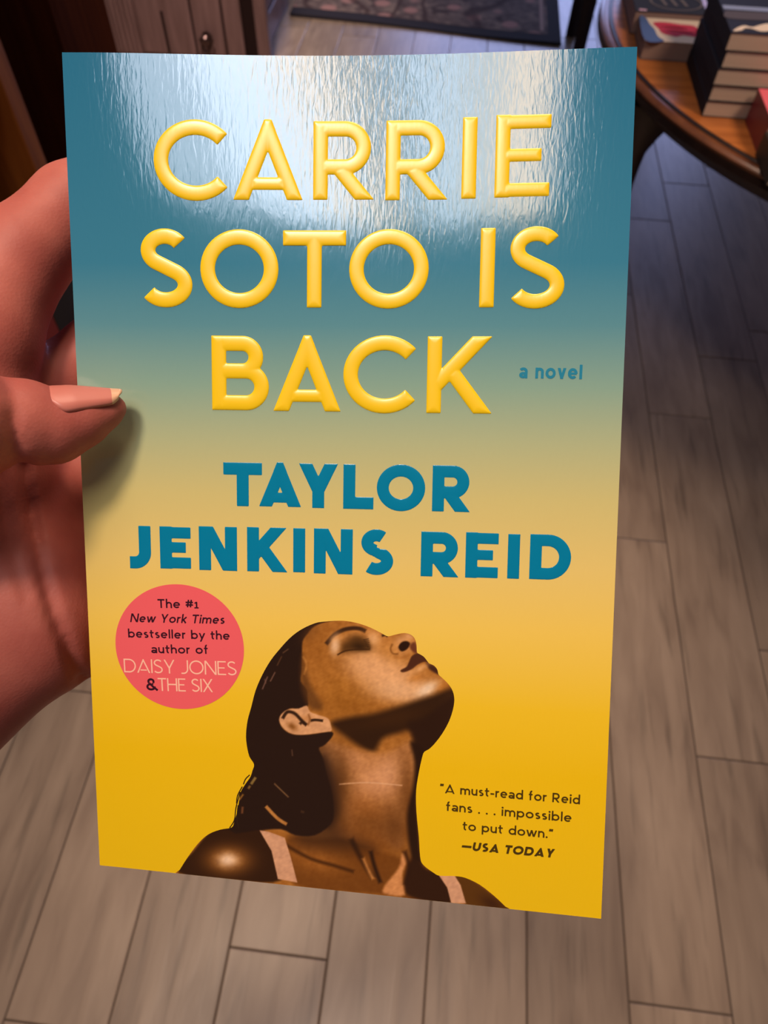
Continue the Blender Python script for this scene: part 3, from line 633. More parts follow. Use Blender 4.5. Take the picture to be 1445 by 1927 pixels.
    # hair
    hair = C5([(980, 70), (860, 95), (760, 135), (700, 200), (655, 270), (650, 400), (648, 520), (640, 620), (690, 690), (700, 770), (700, 840), (620, 870), (540, 865), (460, 930), (470, 1020), (540, 1080), (700, 1095), (910, 1072)]) + \
        C5([(890, 1140), (800, 1200), (835, 1300), (870, 1450), (915, 1600), (930, 1780)]) + C1([(705, 900), (640, 945), (560, 945), (500, 920), (400, 925), (280, 920), (250, 700), (330, 300), (500, 60)])
    shape(hair, HAIR, 2.4, 1.0, sub=3)
    shape(C5([(830, 1290), (900, 1400), (950, 1600), (960, 1800), (860, 1900), (760, 1600)]), HAIR, 14, .85)
    shape(C5([(655, 380), (720, 640), (830, 830), (780, 880), (700, 830), (640, 640)]), (92, 54, 20), 8, .75)
    stroke(C5([(660, 400), (690, 470), (668, 560)]), 3.5, (200, 134, 62), 2.5, .6)
    blob(586, 1190, 22, 12, -45, (120, 72, 28), .45)
    for pts, wd_, c, op in (([(300, 690), (345, 580)], 2, (150, 110, 96), .7), ([(370, 620), (412, 540)], 2, (150, 106, 88), .7), ([(405, 1525), (530, 1645)], 2.2, (150, 110, 70), .75), ([(330, 1725), (430, 1830), (515, 1885)], 6.0, (204, 136, 66), .9),
                            ([(560, 1225), (566, 1280)], 2, (120, 84, 64), .6), ([(480, 370), (530, 335)], 2, (126, 88, 60), .6), ([(200, 1530), (240, 1470)], 5, (172, 140, 70), .7), ([(175, 1570), (190, 1545)], 4, (166, 126, 60), .7),
                            ([(95, 1670), (130, 1620)], 3, (190, 130, 50), .7), ([(120, 1790), (125, 1730)], 4, (150, 90, 50), .6), ([(640, 1770), (670, 1780)], 4, (120, 84, 50), .6), ([(430, 480), (470, 400)], 2, (104, 68, 40), .7), ([(330, 640), (320, 600)], 2, (130, 92, 76), .6)):
        stroke(C5(pts), wd_, c, 1.4, op)
    shape(C1([(650, 560), (715, 640), (730, 800), (770, 930), (880, 1000), (700, 1000), (560, 960), (600, 700)]), HAIR, 26, .62)
    # ear
    shape(C5([(448, 960), (478, 900), (540, 866), (620, 862), (690, 836), (722, 890), (800, 920), (880, 950), (905, 1010), (905, 1062), (800, 1078), (640, 1096), (545, 1078), (480, 1030)]), (218, 160, 112), 1.8, 1, sub=3)
    blob(575, 1352, 14, 6, 0, (190, 124, 66), .6)
    stroke(C5([(478, 950), (520, 892), (585, 905), (640, 960), (690, 1008)]), 6.0, (44, 24, 10), 1.8, .95)
    stroke(C5([(630, 1000), (650, 985), (690, 1005)]), 5, (50, 26, 10), 1.8, .9)
    blob(550, 1367, 10, 6, 30, (130, 76, 24), .9)
    stroke(C5([(725, 968), (770, 962), (836, 970)]), 5, (44, 24, 10), 1.6, .95)
    stroke(C5([(706, 910), (720, 960), (700, 1010)]), 3, (150, 92, 40), 2, .8)
    shape(C5([(470, 1035), (560, 1092), (720, 1092), (915, 1068), (890, 1140), (800, 1205), (600, 1180)]), HAIR, 2, 1)
    # brow, eye
    stroke(C6([(70, 320), (150, 232), (240, 182), (330, 166), (400, 172), (455, 196)]), 7.6, (54, 30, 14), 2.2, .95)
    blob(631, 1213, 10, 19, 8, (244, 196, 150), .95, 1.3)
    blob(655, 1197, 30, 7, -8, (206, 140, 74), .7)
    shape(C6([(235, 300), (330, 235), (420, 245), (480, 300), (495, 370), (380, 378), (240, 400), (215, 360)]), (74, 44, 12), 9, .85)
    blob(676, 1217, 16, 9, 10, (50, 28, 6), .85)
    blob(650, 1205, 14, 7, -20, (150, 96, 44), .5)
    stroke(C6([(180, 425), (260, 385), (380, 372), (495, 372)]), 2.6, (56, 30, 6), 1.6, .9)
    for k in range(6): stroke(C6([(430 + k * 8, 280 + k * 14), (485 + k * 3, 268 + k * 18)]), 1.4, (48, 26, 8), .9, .8)
    stroke(C6([(610, 240), (650, 232), (668, 248)]), 4.5, (58, 34, 16), 1.5, .9)
    # nose, mouth
    blob(757, 1205, 15, 10, -20, (226, 166, 110), .8)
    blob(764, 1219, 22, 13, -20, (222, 156, 96), .6)
    stroke(C6([(712, 320), (696, 370), (720, 412), (770, 415)]), 3, (120, 70, 24), 2.2, .8)
    shape(C6([(772, 352), (800, 305), (850, 290), (885, 315), (860, 365), (805, 392)]), (42, 20, 6), 2, 1)
    shape(C6([(885, 330), (925, 300), (946, 330), (952, 400), (930, 405), (890, 370)]), (104, 52, 30), 3, .95)
    blob(770, 1197, 8, 5, 20, (232, 172, 118), .7)
    stroke(C6([(720, 440), (800, 455), (890, 425)]), 5, (178, 112, 48), 3, .6)
    shape(C6([(945, 412), (900, 440), (872, 500), (848, 542), (795, 572), (802, 592), (840, 590), (905, 562), (960, 520), (1020, 493), (1070, 500), (1030, 440), (985, 415)]), (78, 40, 22), 1.8, 1)
    shape(C6([(1040, 505), (1100, 520), (1150, 560), (1165, 615), (1110, 590), (1070, 560)]), (62, 32, 20), 3, .95)
    blob(792, 1257, 14, 5, -25, (232, 172, 112), .8)
    blob(784, 1275, 18, 7, -15, (196, 126, 54), .8)
    shape(C6([(860, 1090), (1010, 1040), (1290, 840), (1290, 1010), (1150, 1270), (1040, 1350), (960, 1300)]), (44, 22, 8), 8, .8)
    lum = Cc.mean(-1, keepdims=True)
    Cc += (tex * 7)[..., None] * np.array([1, .85, .6]) * np.clip((lum - 50) / 60, 0, 1)
    return np.clip(Cc, 0, 255)
pmn, pmx = sil_st.min(0) - .5, sil_st.max(0) + .5
V, F = contour_mesh(lambda x, y: d_poly(x, y, sil_st), pmn[0], pmx[0], pmn[1], pmx[1], 0.20)
pr = Print(); pr.add(V[:, :2], np.full(len(V), .03), F)
por_m = mat('printed_portrait', (150, 90, 40), rough=0.28, spec=0.4)
at = nd(por_m, 'ShaderNodeAttribute', attribute_name='ink'); lk(por_m, at.outputs['Color'], bsdf(por_m).inputs['Base Color'])
por = pr.build('portrait', por_m)
pp = project(cover(V[:, 0], V[:, 1]))
cc = lin(portrait_colours(pp[:, 0], pp[:, 1])); ca_ = por.data.color_attributes.new('ink', 'FLOAT_COLOR', 'POINT')
ca_.data.foreach_set('color', np.c_[cc, np.ones(len(cc))].astype(np.float32).ravel())
# loose wet strands at the nape
pr = Print()
for pts in ([(452, 1490), (444, 1520), (441, 1543), (432, 1558)], [(448, 1515), (446, 1540), (449, 1558)], [(456, 1480), (447, 1497), (445, 1512)], [(470, 1458), (462, 1466), (458, 1476)]):
    q = st_of(smooth_poly(pts, 4, closed=False)); bb = (q.min(0) - .6, q.max(0) + .6)
    V, F = contour_mesh(lambda x, y: d_stroke(x, y, ('A', [tuple(k) for k in q], .28), .28), bb[0][0], bb[1][0], bb[0][1], bb[1][1], .08); pr.add(V[:, :2], np.full(len(V), .034), F)
pr.build('hair_strand', mat('dark_hair_ink', (44, 26, 8), rough=.3), por)

# ================================================================== HAND
skin = mat('skin', (206, 122, 104), rough=0.52, spec=0.25)
sb = bsdf(skin); sb.inputs['Subsurface Weight'].default_value = 0.18; sb.inputs['Subsurface Radius'].default_value = (1.0, 0.35, 0.2); sb.inputs['Subsurface Scale'].default_value = 0.004
def skin_nodes(m):
    tc = nd(m, 'ShaderNodeTexCoord'); n = nd(m, 'ShaderNodeTexNoise'); n.inputs['Scale'].default_value = 55; n.inputs['Detail'].default_value = 4
    r = nd(m, 'ShaderNodeValToRGB'); r.color_ramp.elements[0].position = .3; r.color_ramp.elements[1].position = .72
    r.color_ramp.elements[0].color = rgba((166, 84, 74)); r.color_ramp.elements[1].color = rgba((190, 108, 94))
    lk(m, tc.outputs['Object'], n.inputs['Vector']); lk(m, n.outputs['Fac'], r.inputs[0]); lk(m, r.outputs[0], bsdf(m).inputs['Base Color'])
    v = nd(m, 'ShaderNodeTexVoronoi'); v.inputs['Scale'].default_value = 1400; bp = nd(m, 'ShaderNodeBump'); bp.inputs['Strength'].default_value = .12; bp.inputs['Distance'].default_value = .0003
    lk(m, tc.outputs['Object'], v.inputs['Vector']); lk(m, v.outputs['Distance'], bp.inputs['Height']); lk(m, bp.outputs[0], bsdf(m).inputs['Normal'])
skin_nodes(skin)
def surface_net(f, lo, hi, res):
    n = np.ceil((np.array(hi) - lo) / res).astype(int) + 1
    ax = [lo[k] + np.arange(n[k]) * res for k in range(3)]
    D = f(*np.meshgrid(*ax, indexing='ij')).astype(np.float32)
    I = D < 0; cell = np.zeros(tuple(n - 1), np.int8)
    for dx in (0, 1):
        for dy in (0, 1):
            for dz in (0, 1): cell += I[dx:n[0] - 1 + dx, dy:n[1] - 1 + dy, dz:n[2] - 1 + dz]
    act = (cell > 0) & (cell < 8); idx = -np.ones(act.shape, np.int64); ii = np.argwhere(act); idx[act] = np.arange(len(ii))
    acc = np.zeros((len(ii), 3)); cn = np.zeros(len(ii))
    cor = [(a, b2, c) for a in (0, 1) for b2 in (0, 1) for c in (0, 1)]
    for p in range(8):
        for q in range(p + 1, 8):
            df = np.array(cor[q]) - np.array(cor[p])
            if np.abs(df).sum() != 1: continue
            A = D[tuple((ii + cor[p]).T)]; B = D[tuple((ii + cor[q]).T)]; c = (A < 0) != (B < 0)
            t = np.where(c, A / np.where(c, A - B, 1), 0)
            acc[c] += (np.array(cor[p]) + df * t[:, None])[c]; cn[c] += 1
    V = (ii + acc / cn[:, None]) * res + lo; F = []
    for axn in range(3):
        o1, o2 = [(1, 2), (2, 0), (0, 1)][axn]
        sl = [slice(None)] * 3; sl[axn] = slice(0, n[axn] - 1); s2 = [slice(None)] * 3; s2[axn] = slice(1, n[axn])
        ch = I[tuple(sl)] != I[tuple(s2)]; E = np.argwhere(ch)
        E = E[(E[:, o1] > 0) & (E[:, o2] > 0) & (E[:, o1] < n[o1] - 1) & (E[:, o2] < n[o2] - 1)]
        u = np.zeros(3, int); u[o1] = 1; w = np.zeros(3, int); w[o2] = 1
        q = np.stack([idx[tuple((E - u - w).T)], idx[tuple((E - w).T)], idx[tuple(E.T)], idx[tuple((E - u).T)]], 1)
        flip = ~I[tuple(E.T)]; q[flip] = q[flip][:, ::-1]; F.append(q)
    return V, np.vstack(F)
# local hand space: metres in the camera's axes (x image right, y image down, z away)
def hp(px, py, d): return np.array([(px - IW / 2) / FPX * d, (py - IH / 2) / FPX * d, d])
HB = []          # (a, b, ra, rb, smoothing group)
def chain(pts):
    for a, b2 in zip(pts[:-1], pts[1:]): HB.append((hp(*a[:3]), hp(*b2[:3]), a[3] / 1000., b2[3] / 1000.))
wrist = (-560, 1560, .205, 24); wrist2 = (-470, 1720, .212, 22)
def hand_sdf():
    th = [(-330, 1150, .185, 19), (-75, 792, .1525, 12.4)]
    thd = [(-40, 795, .1585, 10.6), (45, 797, .1608, 10.0), (100, 802, .1636, 8.7), (150, 787, .1656, 7.1), (190, 774, .1674, 5.0), (212, 768, .1684, 3.3)]
    idx = [(-38, 628, .187, 14.0), (46, 478, .194, 12.2), (140, 390, .2005, 11.4), (250, 330, .2065, 10.0), (420, 300, .2080, 8.6), (500, 290, .2085, 7.2)]
    mid = [(-30, 810, .197, 13), (114, 722, .208, 11.4), (190, 665, .2125, 11), (330, 590, .2145, 10), (480, 560, .2150, 8.8), (560, 545, .2150, 7.4)]
    rng = [(30, 960, .200, 13), (130, 920, .209, 12), (200, 890, .214, 11), (330, 830, .2165, 9.6), (470, 800, .217, 8.4), (540, 790, .217, 7.0)]
    pky = [(70, 1150, .199, 12.5), (125, 1150, .2055, 12), (180, 1120, .2145, 10), (280, 1080, .2185, 8.5), (380, 1050, .220, 7.4), (440, 1035, .220, 6.2)]
    G = []
    for c in (th, idx, mid, rng, pky, thd):
        G.append([(hp(*a[:3]), hp(*b2[:3]), a[3] / 1000., b2[3] / 1000.) for a, b2 in zip(c[:-1], c[1:])])
    palm = []
    def pc(a, b2): palm.append((hp(*a[:3]), hp(*b2[:3]), a[3] / 1000., b2[3] / 1000.))
    W1, W2, W3 = (-420, 1380, .203, 21), (-330, 1500, .205, 21), (-460, 1320, .203, 19)
    pc(W3, idx[0]); pc(W1, mid[0]); pc(W1, rng[0]); pc(W2, pky[0]); pc((-300, 1495, .2, 22), (56, 1230, .196, 12.5)); pc((-60, 700, .186, 13), (0, 900, .188, 12)); pc((-150, 1000, .185, 20), (20, 1080, .192, 15))
    pc((-200, 1250, .19, 22), (60, 1170, .194, 15)); pc((60, 1050, .199, 12), (145, 1030, .209, 12)); pc((60, 1180, .198, 12), (150, 1200, .207, 10))
    pc(W1, (-900, 1950, .235, 25)); pc(W2, (-850, 2060, .235, 25)); pc(W3, (-940, 1880, .235, 24))
    G.insert(5, palm)
    return G
HG = hand_sdf()
def smin(a, b2, k):
    h = np.clip(.5 + .5 * (b2 - a) / k, 0, 1); return b2 * (1 - h) + a * h - k * h * (1 - h)
def cap_d(x, y, z, c):
    a, b2, ra, rb = c; d = b2 - a; L = d @ d; rx, ry, rz = x - a[0], y - a[1], z - a[2]
    t = np.clip((rx * d[0] + ry * d[1] + rz * d[2]) / L, 0, 1)
    return np.sqrt((rx - d[0] * t) ** 2 + (ry - d[1] * t) ** 2 + (rz - d[2] * t) ** 2) - (ra + (rb - ra) * t)
creases = [([(46, 880), (54, 930), (62, 985), (76, 1060), (98, 1145), (130, 1225), (150, 1268)], 13.0, .0019, .15, .215),
           ([(2, 900), (14, 980), (28, 1060), (50, 1120)], 12.0, .0008, .15, .215),
           ([(22, 785), (30, 830), (36, 875)], 10.0, .0008, .13, .17)]
def hand_field(x, y, z):
    d = None; fingers = []
    for g in HG:
        e = None
        for c in g:
            k = cap_d(x, y, z, c); e = k if e is None else smin(e, k, .012 if g is HG[5] else (.0008 if g is HG[6] else .003))
        fingers.append(e)
    d = fingers[5]
    for i, e in enumerate(fingers[:5]): d = smin(d, e, (.0075, .004, .0025, .005, .006)[i])
    d = smin(d, fingers[6], .0012)
    px = x / z * FPX + IW / 2; py = y / z * FPX + IH / 2
    near = np.abs(d) < .006
    for pts, sg, am, z0, z1 in creases:
        P = smooth_poly(pts, 3, closed=False); m_ = near & (z > z0) & (z < z1) & (px > P[:, 0].min() - 30) & (px < P[:, 0].max() + 30) & (py > P[:, 1].min() - 40) & (py < P[:, 1].max() + 40)
        q = d_stroke(px[m_], py[m_], ('A', [tuple(k) for k in P], .001), .001); d[m_] += am * np.exp(-(q / sg) ** 2)
    return d
allp = np.array([p for g in HG for c in g for p in (c[0], c[1])])
V, F = surface_net(hand_field, allp.min(0) - .028, allp.max(0) + .028, 0.00115)
hand_loc = dep(-200, 1250, .2)
hand = empty('hand', tuple(hand_loc), 'left hand at the left edge gripping the paperback, thumb over the front cover', 'hand')
hm = meshobj('hand_skin', C0 + V @ M.T, F, skin, hand, smooth=True); fix_normals(hm)
sm_ = hm.modifiers.new('smooth', 'SMOOTH'); sm_.factor = .5; sm_.iterations = 3
sd = hm.modifiers.new('sub', 'SUBSURF'); sd.levels = 1; sd.render_levels = 1
# thumb nail
nail_m = mat('thumb_nail', (196, 114, 100), rough=0.42, spec=0.5)
tip_m = mat('nail_tip', (218, 168, 132), rough=0.3, spec=0.5)
n0, n1 = hp(100, 802, .1636), hp(239, 763, .1690); axn = n1 - n0; LN_ = np.linalg.norm(axn); axn = axn / LN_
up = np.array([-.10, -.85, -.52]); up -= axn * (up @ axn); up /= np.linalg.norm(up); sd_ = np.cross(axn, up)
V = []; F = []; fm = []; na, nb = 28, 20
for i in range(na + 1):
    a = i / na
    for j in range(nb + 1):
        q = -1 + 2 * j / nb; wv = 56 * (1 - .38 * (1 - sm(np.array(a), 0, .3)) ** 2) * (1 - 0.30 * max(0, (a - .80) / .20) ** 2)
        th_ = math.radians(q * wv); aa = (a * 1.0) - .10 * q * q * (1 if a > .5 else -0.9) * (2 * abs(a - .5)) ** 2
        rr = np.interp(aa, [0, .38, .68, .88, 1.0, 1.1], [8.8, 7.3, 5.4, 4.1, 3.4, 3.0]) / 1000 + .0004 - .0007 * (1 - min(1, (1 - abs(q)) * 6)) - .0005 * (1 - min(1, a * 8))
        V.append(n0 + axn * LN_ * aa + (up * math.cos(th_) + sd_ * math.sin(th_)) * rr)
for i in range(na):
    for j in range(nb):
        p = i * (nb + 1) + j; F.append((p, p + 1, p + nb + 2, p + nb + 1)); fm.append(1 if i >= na - 4 else 0)
nail = meshobj('thumb_nail', C0 + np.array(V) @ M.T, F, [nail_m, tip_m], hand, smooth=True, fm=fm); fix_normals(nail)
so = nail.modifiers.new('solid', 'SOLIDIFY'); so.thickness = .0005; so.offset = 0

# ================================================================== ROUND TABLE AND BOOKS ON IT
top_m = grain(mat('table_top_wood', (176, 100, 44), rough=0.32, spec=0.5), (164, 92, 42), (200, 120, 60), scale=(1.5, 14, 10), nscale=4)
rim_m = grain(mat('table_rim_wood', (110, 64, 40), rough=0.28, spec=0.6), (92, 50, 30), (128, 76, 46), scale=(8, 8, 30))
dkw_m = grain(mat('dark_table_wood', (40, 26, 24), rough=0.4, spec=0.4), (30, 19, 18), (48, 31, 27), scale=(10, 10, 2))
TX, TY, TR = 1.045, 1.69, 0.776
tb = empty('round_table', (TX, TY, 0), 'round wooden table with orange-brown top and dark moulded rim, stacked with books', 'table')
mb = MB(); mb.lathe([(0.0, .75), (TR - .022, .75)], TX, TY, 160); mb.lathe([(TR - .022, .75), (TR - .022, .735), (0.0, .735)], TX, TY, 160); mb.build('table_top', top_m, tb, True)
mb = MB(); mb.lathe([(TR - .0215, .738), (TR - .0215, .7505), (TR - .017, .7512), (TR - .0135, .7495), (TR - .0135, .742)], TX, TY, 160); mb.build('inlay_band', dkw_m, tb, True)
mb = MB(); mb.lathe([(TR - .013, .738), (TR - .0135, .748), (TR - .009, .7495), (TR - .002, .7485), (TR + .003, .744), (TR + .002, .739)], TX, TY, 160); mb.build('rim_moulding', rim_m, tb, True)
mb = MB(); mb.lathe([(TR - .010, .7385), (TR + .004, .738), (TR + .005, .728), (TR - .002, .718), (TR - .018, .710), (TR - .03, .695), (TR - .045, .69), (TR - .045, .734), (TR - .010, .7385)], TX, TY, 160); mb.build('apron', dkw_m, tb, True)
for ang in (199, 79, 319):
    a = math.radians(ang); d = np.array([math.cos(a), math.sin(a)]); mb = MB(); pts = []; rad = []
    for t in np.linspace(0, 1, 22):
        r = TR - .048 + .012 * math.sin(t * math.pi * .9) - .03 * sm(np.array(t), .35, .75) + .05 * sm(np.array(t), .8, 1.0)
        pts.append((TX + d[0] * r, TY + d[1] * r, .705 * (1 - t) + .012)); rad.append(.042 * (1 - sm(np.array(t), 0.0, .16)) + .020 - .007 * sm(np.array(t), .5, .9) + .010 * sm(np.array(t), .9, 1))
    mb.tube(pts, rad, 20); mb.build('leg', dkw_m, tb, True)

pages_m = grain(mat('page_edges', (190, 165, 148), rough=0.9), (180, 155, 138), (200, 176, 158), scale=(1, 1, 300), nscale=5)
navy_m = mat('dark_book_cover', (40, 38, 46), rough=0.7, spec=0.15)
def paperback(name, x0, x1, y0, y1, z0, z1, cov, label, group=None, spine='left', pages=pages_m, cov_spine=None):
    """a closed book lying flat: cover boards top and bottom, spine, page block"""
    root = empty(name, ((x0 + x1) / 2, (y0 + y1) / 2, z0), label, 'book', group)
    t = .0009
    mb = MB(); mb.box(x0, x1, y0, y1, z1 - t, z1, bev=.0003); mb.build('front_cover', cov, root)
    mb = MB(); mb.box(x0, x1, y0, y1, z0, z0 + t, bev=.0003); mb.build('back_cover', cov_spine or cov, root)
    e = .0016; a = [x0 + e, x1 - e, y0 + e, y1 - e]
    if spine == 'left': a[0] = x0 + t; sp = (x0, x0 + t, y0, y1)
    elif spine == 'right': a[1] = x1 - t; sp = (x1 - t, x1, y0, y1)
    elif spine == 'back': a[3] = y1 - t; sp = (x0, x1, y1 - t, y1)
    else: a[2] = y0 + t; sp = (x0, x1, y0, y0 + t)
    mb = MB(); mb.box(*sp, z0 + t, z1 - t); mb.build('spine', cov_spine or cov, root)
    mb = MB(); mb.box(*a, z0 + t + .0002, z1 - t - .0002); mb.build('pages', pages, root)
    return root
def on_top(name, polys, z, mats, parent):
    mb = MB()
    for pts, m in polys:
        P = smooth_poly(pts, 4) if len(pts) > 4 else np.array(pts, float); n = len(P)
        mb.add([(p[0], p[1], z) for p in P], [tuple(range(n))], m)
    o = meshobj(name, mb.V, mb.F, mats, parent, fm=mb.m); 
    for p in o.data.polygons:
        if p.normal.z < 0: p.flip()
    return o
whit = mat('cream_print', (236, 214, 196), rough=.8, spec=.1); paleblue = mat('pale_blue_print', (150, 160, 196), rough=.8, spec=.1); grey_p = mat('grey_print', (92, 84, 92), rough=.8, spec=.1)
zs = [.7500, .7752, .8005, .8262, .8520, .8785]
names = ['bottom dark paperback of the tall stack on the round table, resting on the wood', 'second paperback from the bottom of the tall dark stack on the table',
         'middle paperback of the five in the tall dark stack on the table', 'fourth paperback from the bottom of the tall dark stack, just under the topmost one', 'topmost paperback of the tall dark stack, black cover with white figure']
for k in range(5):
    dx = (0, .001, -.001, .002, -.002)[k]; dy = (0, .001, -.0005, .001, 0)[k]
    r = paperback('stacked_paperback', .4135 + dx, .548 + dx, 1.317 + dy, 1.520 + dy, zs[k] + .0002, zs[k + 1], navy_m, names[k], 'paperbacks in the tall dark stack')
    if k == 4:
        on_top('cover_print', [([(.414, 1.408), (.545, 1.408), (.545, 1.424), (.414, 1.424)], 1), ([(.414, 1.372), (.470, 1.372), (.545, 1.380), (.545, 1.402), (.430, 1.402), (.414, 1.395)], 2),
                               ([(.415, 1.322), (.424, 1.336), (.436, 1.346), (.448, 1.342), (.462, 1.352), (.476, 1.360), (.486, 1.352), (.484, 1.338), (.470, 1.330), (.458, 1.328), (.446, 1.336), (.436, 1.336), (.428, 1.326)], 0),
                               ([(.490, 1.335), (.52, 1.345), (.545, 1.35), (.545, 1.335), (.52, 1.328)], 0)], zs[5] + .0003, [whit, paleblue, grey_p], r)
# red, white and blue book
rwb = paperback('paperback_book', .327, .455, 1.524, 1.628, .7502, .7825, whit, 'small paperback with red, white and blue cover lying left of the tall dark stack', spine='back', pages=mat('grey_page_edges', (150, 124, 114), rough=.9), cov_spine=grey_p)
rb = mat('red_print', (206, 62, 88), rough=.8, spec=.1); bb_ = mat('blue_print', (86, 108, 160), rough=.8, spec=.1); pk = mat('pale_pink_print', (236, 190, 190), rough=.8, spec=.1)
on_top('cover_print', [([(.327, 1.5245), (.362, 1.5245), (.353, 1.545), (.350, 1.575), (.343, 1.600), (.338, 1.628), (.327, 1.628)], 1),
                       ([(.350, 1.604), (.372, 1.611), (.400, 1.606), (.430, 1.600), (.430, 1.555), (.402, 1.556), (.388, 1.548), (.374, 1.552), (.362, 1.560), (.358, 1.578)], 0),
                       ([(.360, 1.588), (.385, 1.592), (.410, 1.588), (.41, 1.584), (.385, 1.586)], 2), ([(.366, 1.572), (.39, 1.575), (.42, 1.570), (.42, 1.566), (.39, 1.570)], 2)], .7829, [rb, bb_, pk], rwb)
# dark book with a round emblem
gr = mat('charcoal_cover', (52, 50, 54), rough=.8, spec=.1); taupe = mat('taupe_print', (126, 112, 108), rough=.8, spec=.1)
eb = paperback('paperback_book', .318, .455, 1.636, 1.845, .7502, .790, gr, 'dark grey book with pale oval emblem lying behind the red, white and blue one', spine='right', pages=mat('pinkish_page_edges', (156, 126, 118), rough=.9))
ring = []
t_ = np.linspace(0, 2 * math.pi, 40)
mb = MB(); V = [(.402 + .052 * math.cos(t) * r, 1.690 + .040 * math.sin(t) * r, .7904) for r in (1.0, .93) for t in t_[:-1]]; n = 39
mb.add(V, [(k, (k + 1) % n, n + (k + 1) % n, n + k) for k in range(n)])
for q in (.378, .398, .418): mb.add([(q, 1.672, .7904), (q + .006, 1.672, .7904), (q - .002, 1.706, .7904), (q - .008, 1.706, .7904)], [(0, 1, 2, 3)])
mb.build('emblem', taupe, eb)
on_top('cover_print', [([(.325, 1.638), (.340, 1.638), (.339, 1.645), (.325, 1.645)], 0)], .7904, [mat('orange_print', (222, 150, 128), rough=.5)], eb)
# pink book and dark book at the table's rim
pinkc = mat('pink_cover', (246, 110, 128), rough=.4); redc = mat('dark_red_spine', (128, 40, 52), rough=.4)
paperback('paperback_book', .4855, .61, 1.203, 1.311, .7502, .803, pinkc, 'thick pink book with dark red spine in front of the tall dark stack', spine='left', cov_spine=redc)
dg = mat('black_green_cover', (44, 40, 36), rough=.5)
paperback('paperback_book', .4815, .60, 1.106, 1.199, .7515, .788, dg, 'dark book overhanging the table rim at the right, in front of the pink one', spine='left')

# ================================================================== RUG
rug_m = mat('rug_pile', (120, 100, 92), rough=.95, spec=.1); rb_m = mat('rug_border', (52, 48, 52), rough=.95, spec=.1)
def rug_nodes(m):
    tc = nd(m, 'ShaderNodeTexCoord'); mp = nd(m, 'ShaderNodeMapping'); mp.inputs['Scale'].default_value = (1, 1, 1); lk(m, tc.outputs['Object'], mp.inputs[0])
    v = nd(m, 'ShaderNodeTexVoronoi'); v.inputs['Scale'].default_value = 7.0; v.inputs['Randomness'].default_value = .75; lk(m, mp.outputs[0], v.inputs['Vector'])
    n = nd(m, 'ShaderNodeTexNoise'); n.inputs['Scale'].default_value = 14; n.inputs['Detail'].default_value = 5; n.inputs['Distortion'].default_value = 1.2; lk(m, mp.outputs[0], n.inputs['Vector'])
    r = nd(m, 'ShaderNodeValToRGB'); e = r.color_ramp.elements; e[0].position = .32; e[0].color = rgba((74, 58, 54)); e[1].position = .66; e[1].color = rgba((136, 116, 104)); k = e.new(.5); k.color = rgba((108, 92, 86)); lk(m, n.outputs['Fac'], r.inputs[0])
    sp = nd(m, 'ShaderNodeMapRange'); sp.inputs[1].default_value = .20; sp.inputs[2].default_value = .30; sp.inputs[3].default_value = .8; sp.inputs[4].default_value = 0; lk(m, v.outputs['Distance'], sp.inputs[0])
    mx = nd(m, 'ShaderNodeMix', data_type='RGBA'); mx.inputs[7].default_value = rgba((182, 136, 126)); lk(m, sp.outputs[0], mx.inputs[0]); lk(m, r.outputs[0], mx.inputs[6])
    w = nd(m, 'ShaderNodeTexWave'); w.inputs['Scale'].default_value = 1.6; w.inputs['Distortion'].default_value = 14; w.inputs['Detail'].default_value = 1.5; lk(m, mp.outputs[0], w.inputs['Vector'])
    sw = nd(m, 'ShaderNodeMapRange'); sw.inputs[1].default_value = .90; sw.inputs[2].default_value = .98; sw.inputs[3].default_value = 0; sw.inputs[4].default_value = .75; lk(m, w.outputs['Fac'], sw.inputs[0])
    m2 = nd(m, 'ShaderNodeMix', data_type='RGBA'); m2.inputs[7].default_value = rgba((66, 46, 42)); lk(m, sw.outputs[0], m2.inputs[0]); lk(m, mx.outputs[2], m2.inputs[6])
    lk(m, m2.outputs[2], bsdf(m).inputs['Base Color'])
rug_nodes(rug_m)
rug = empty('rug', (.402, 3.506, 0), 'patterned taupe floor rug with dark border lying beyond the cabinet', 'rug')
bpy.context.view_layer.update()
def rugpart(name, x0, x1, y0, y1, z1, m):
    mb = MB(); nx, ny = 40, 12; V = []
    xs = np.linspace(x0, x1, nx + 1); ys = np.linspace(y0, y1, ny + 1)
    wav = lambda x, y: .003 * math.sin(x * 5.1 + 1) * math.exp(-max(0, y) * 2)
    V = [(x, y - .10 * x + .006 * math.sin(x * 6.3) * (1 if y < .1 else 0), z1 + wav(x, y)) for x in xs for y in ys] + [(x, y - .10 * x + .006 * math.sin(x * 6.3) * (1 if y < .1 else 0), 0.0006) for x in xs for y in ys]
    N_ = (nx + 1) * (ny + 1); idn = lambda i, j: i * (ny + 1) + j; F = []
    for i in range(nx):
        for j in range(ny): F.append((idn(i, j), idn(i + 1, j), idn(i + 1, j + 1), idn(i, j + 1)))
        F.append((idn(i, 0), N_ + idn(i, 0), N_ + idn(i + 1, 0), idn(i + 1, 0))); F.append((idn(i, ny), idn(i + 1, ny), N_ + idn(i + 1, ny), N_ + idn(i, ny)))
    for j in range(ny): F.append((idn(0, j), idn(0, j + 1), N_ + idn(0, j + 1), N_ + idn(0, j))); F.append((idn(nx, j), N_ + idn(nx, j), N_ + idn(nx, j + 1), idn(nx, j + 1)))
    o = meshobj(name, V, F, m, None, smooth=False); o.parent = rug; fix_normals(o); return o
rugpart('pile', -1.212, -.055, .075, 1.9, .011, rug_m)
rugpart('border', -1.214, 0, 0, .075, .0105, rb_m); rugpart('border', -.055, 0, .075, 1.9, .0105, rb_m)
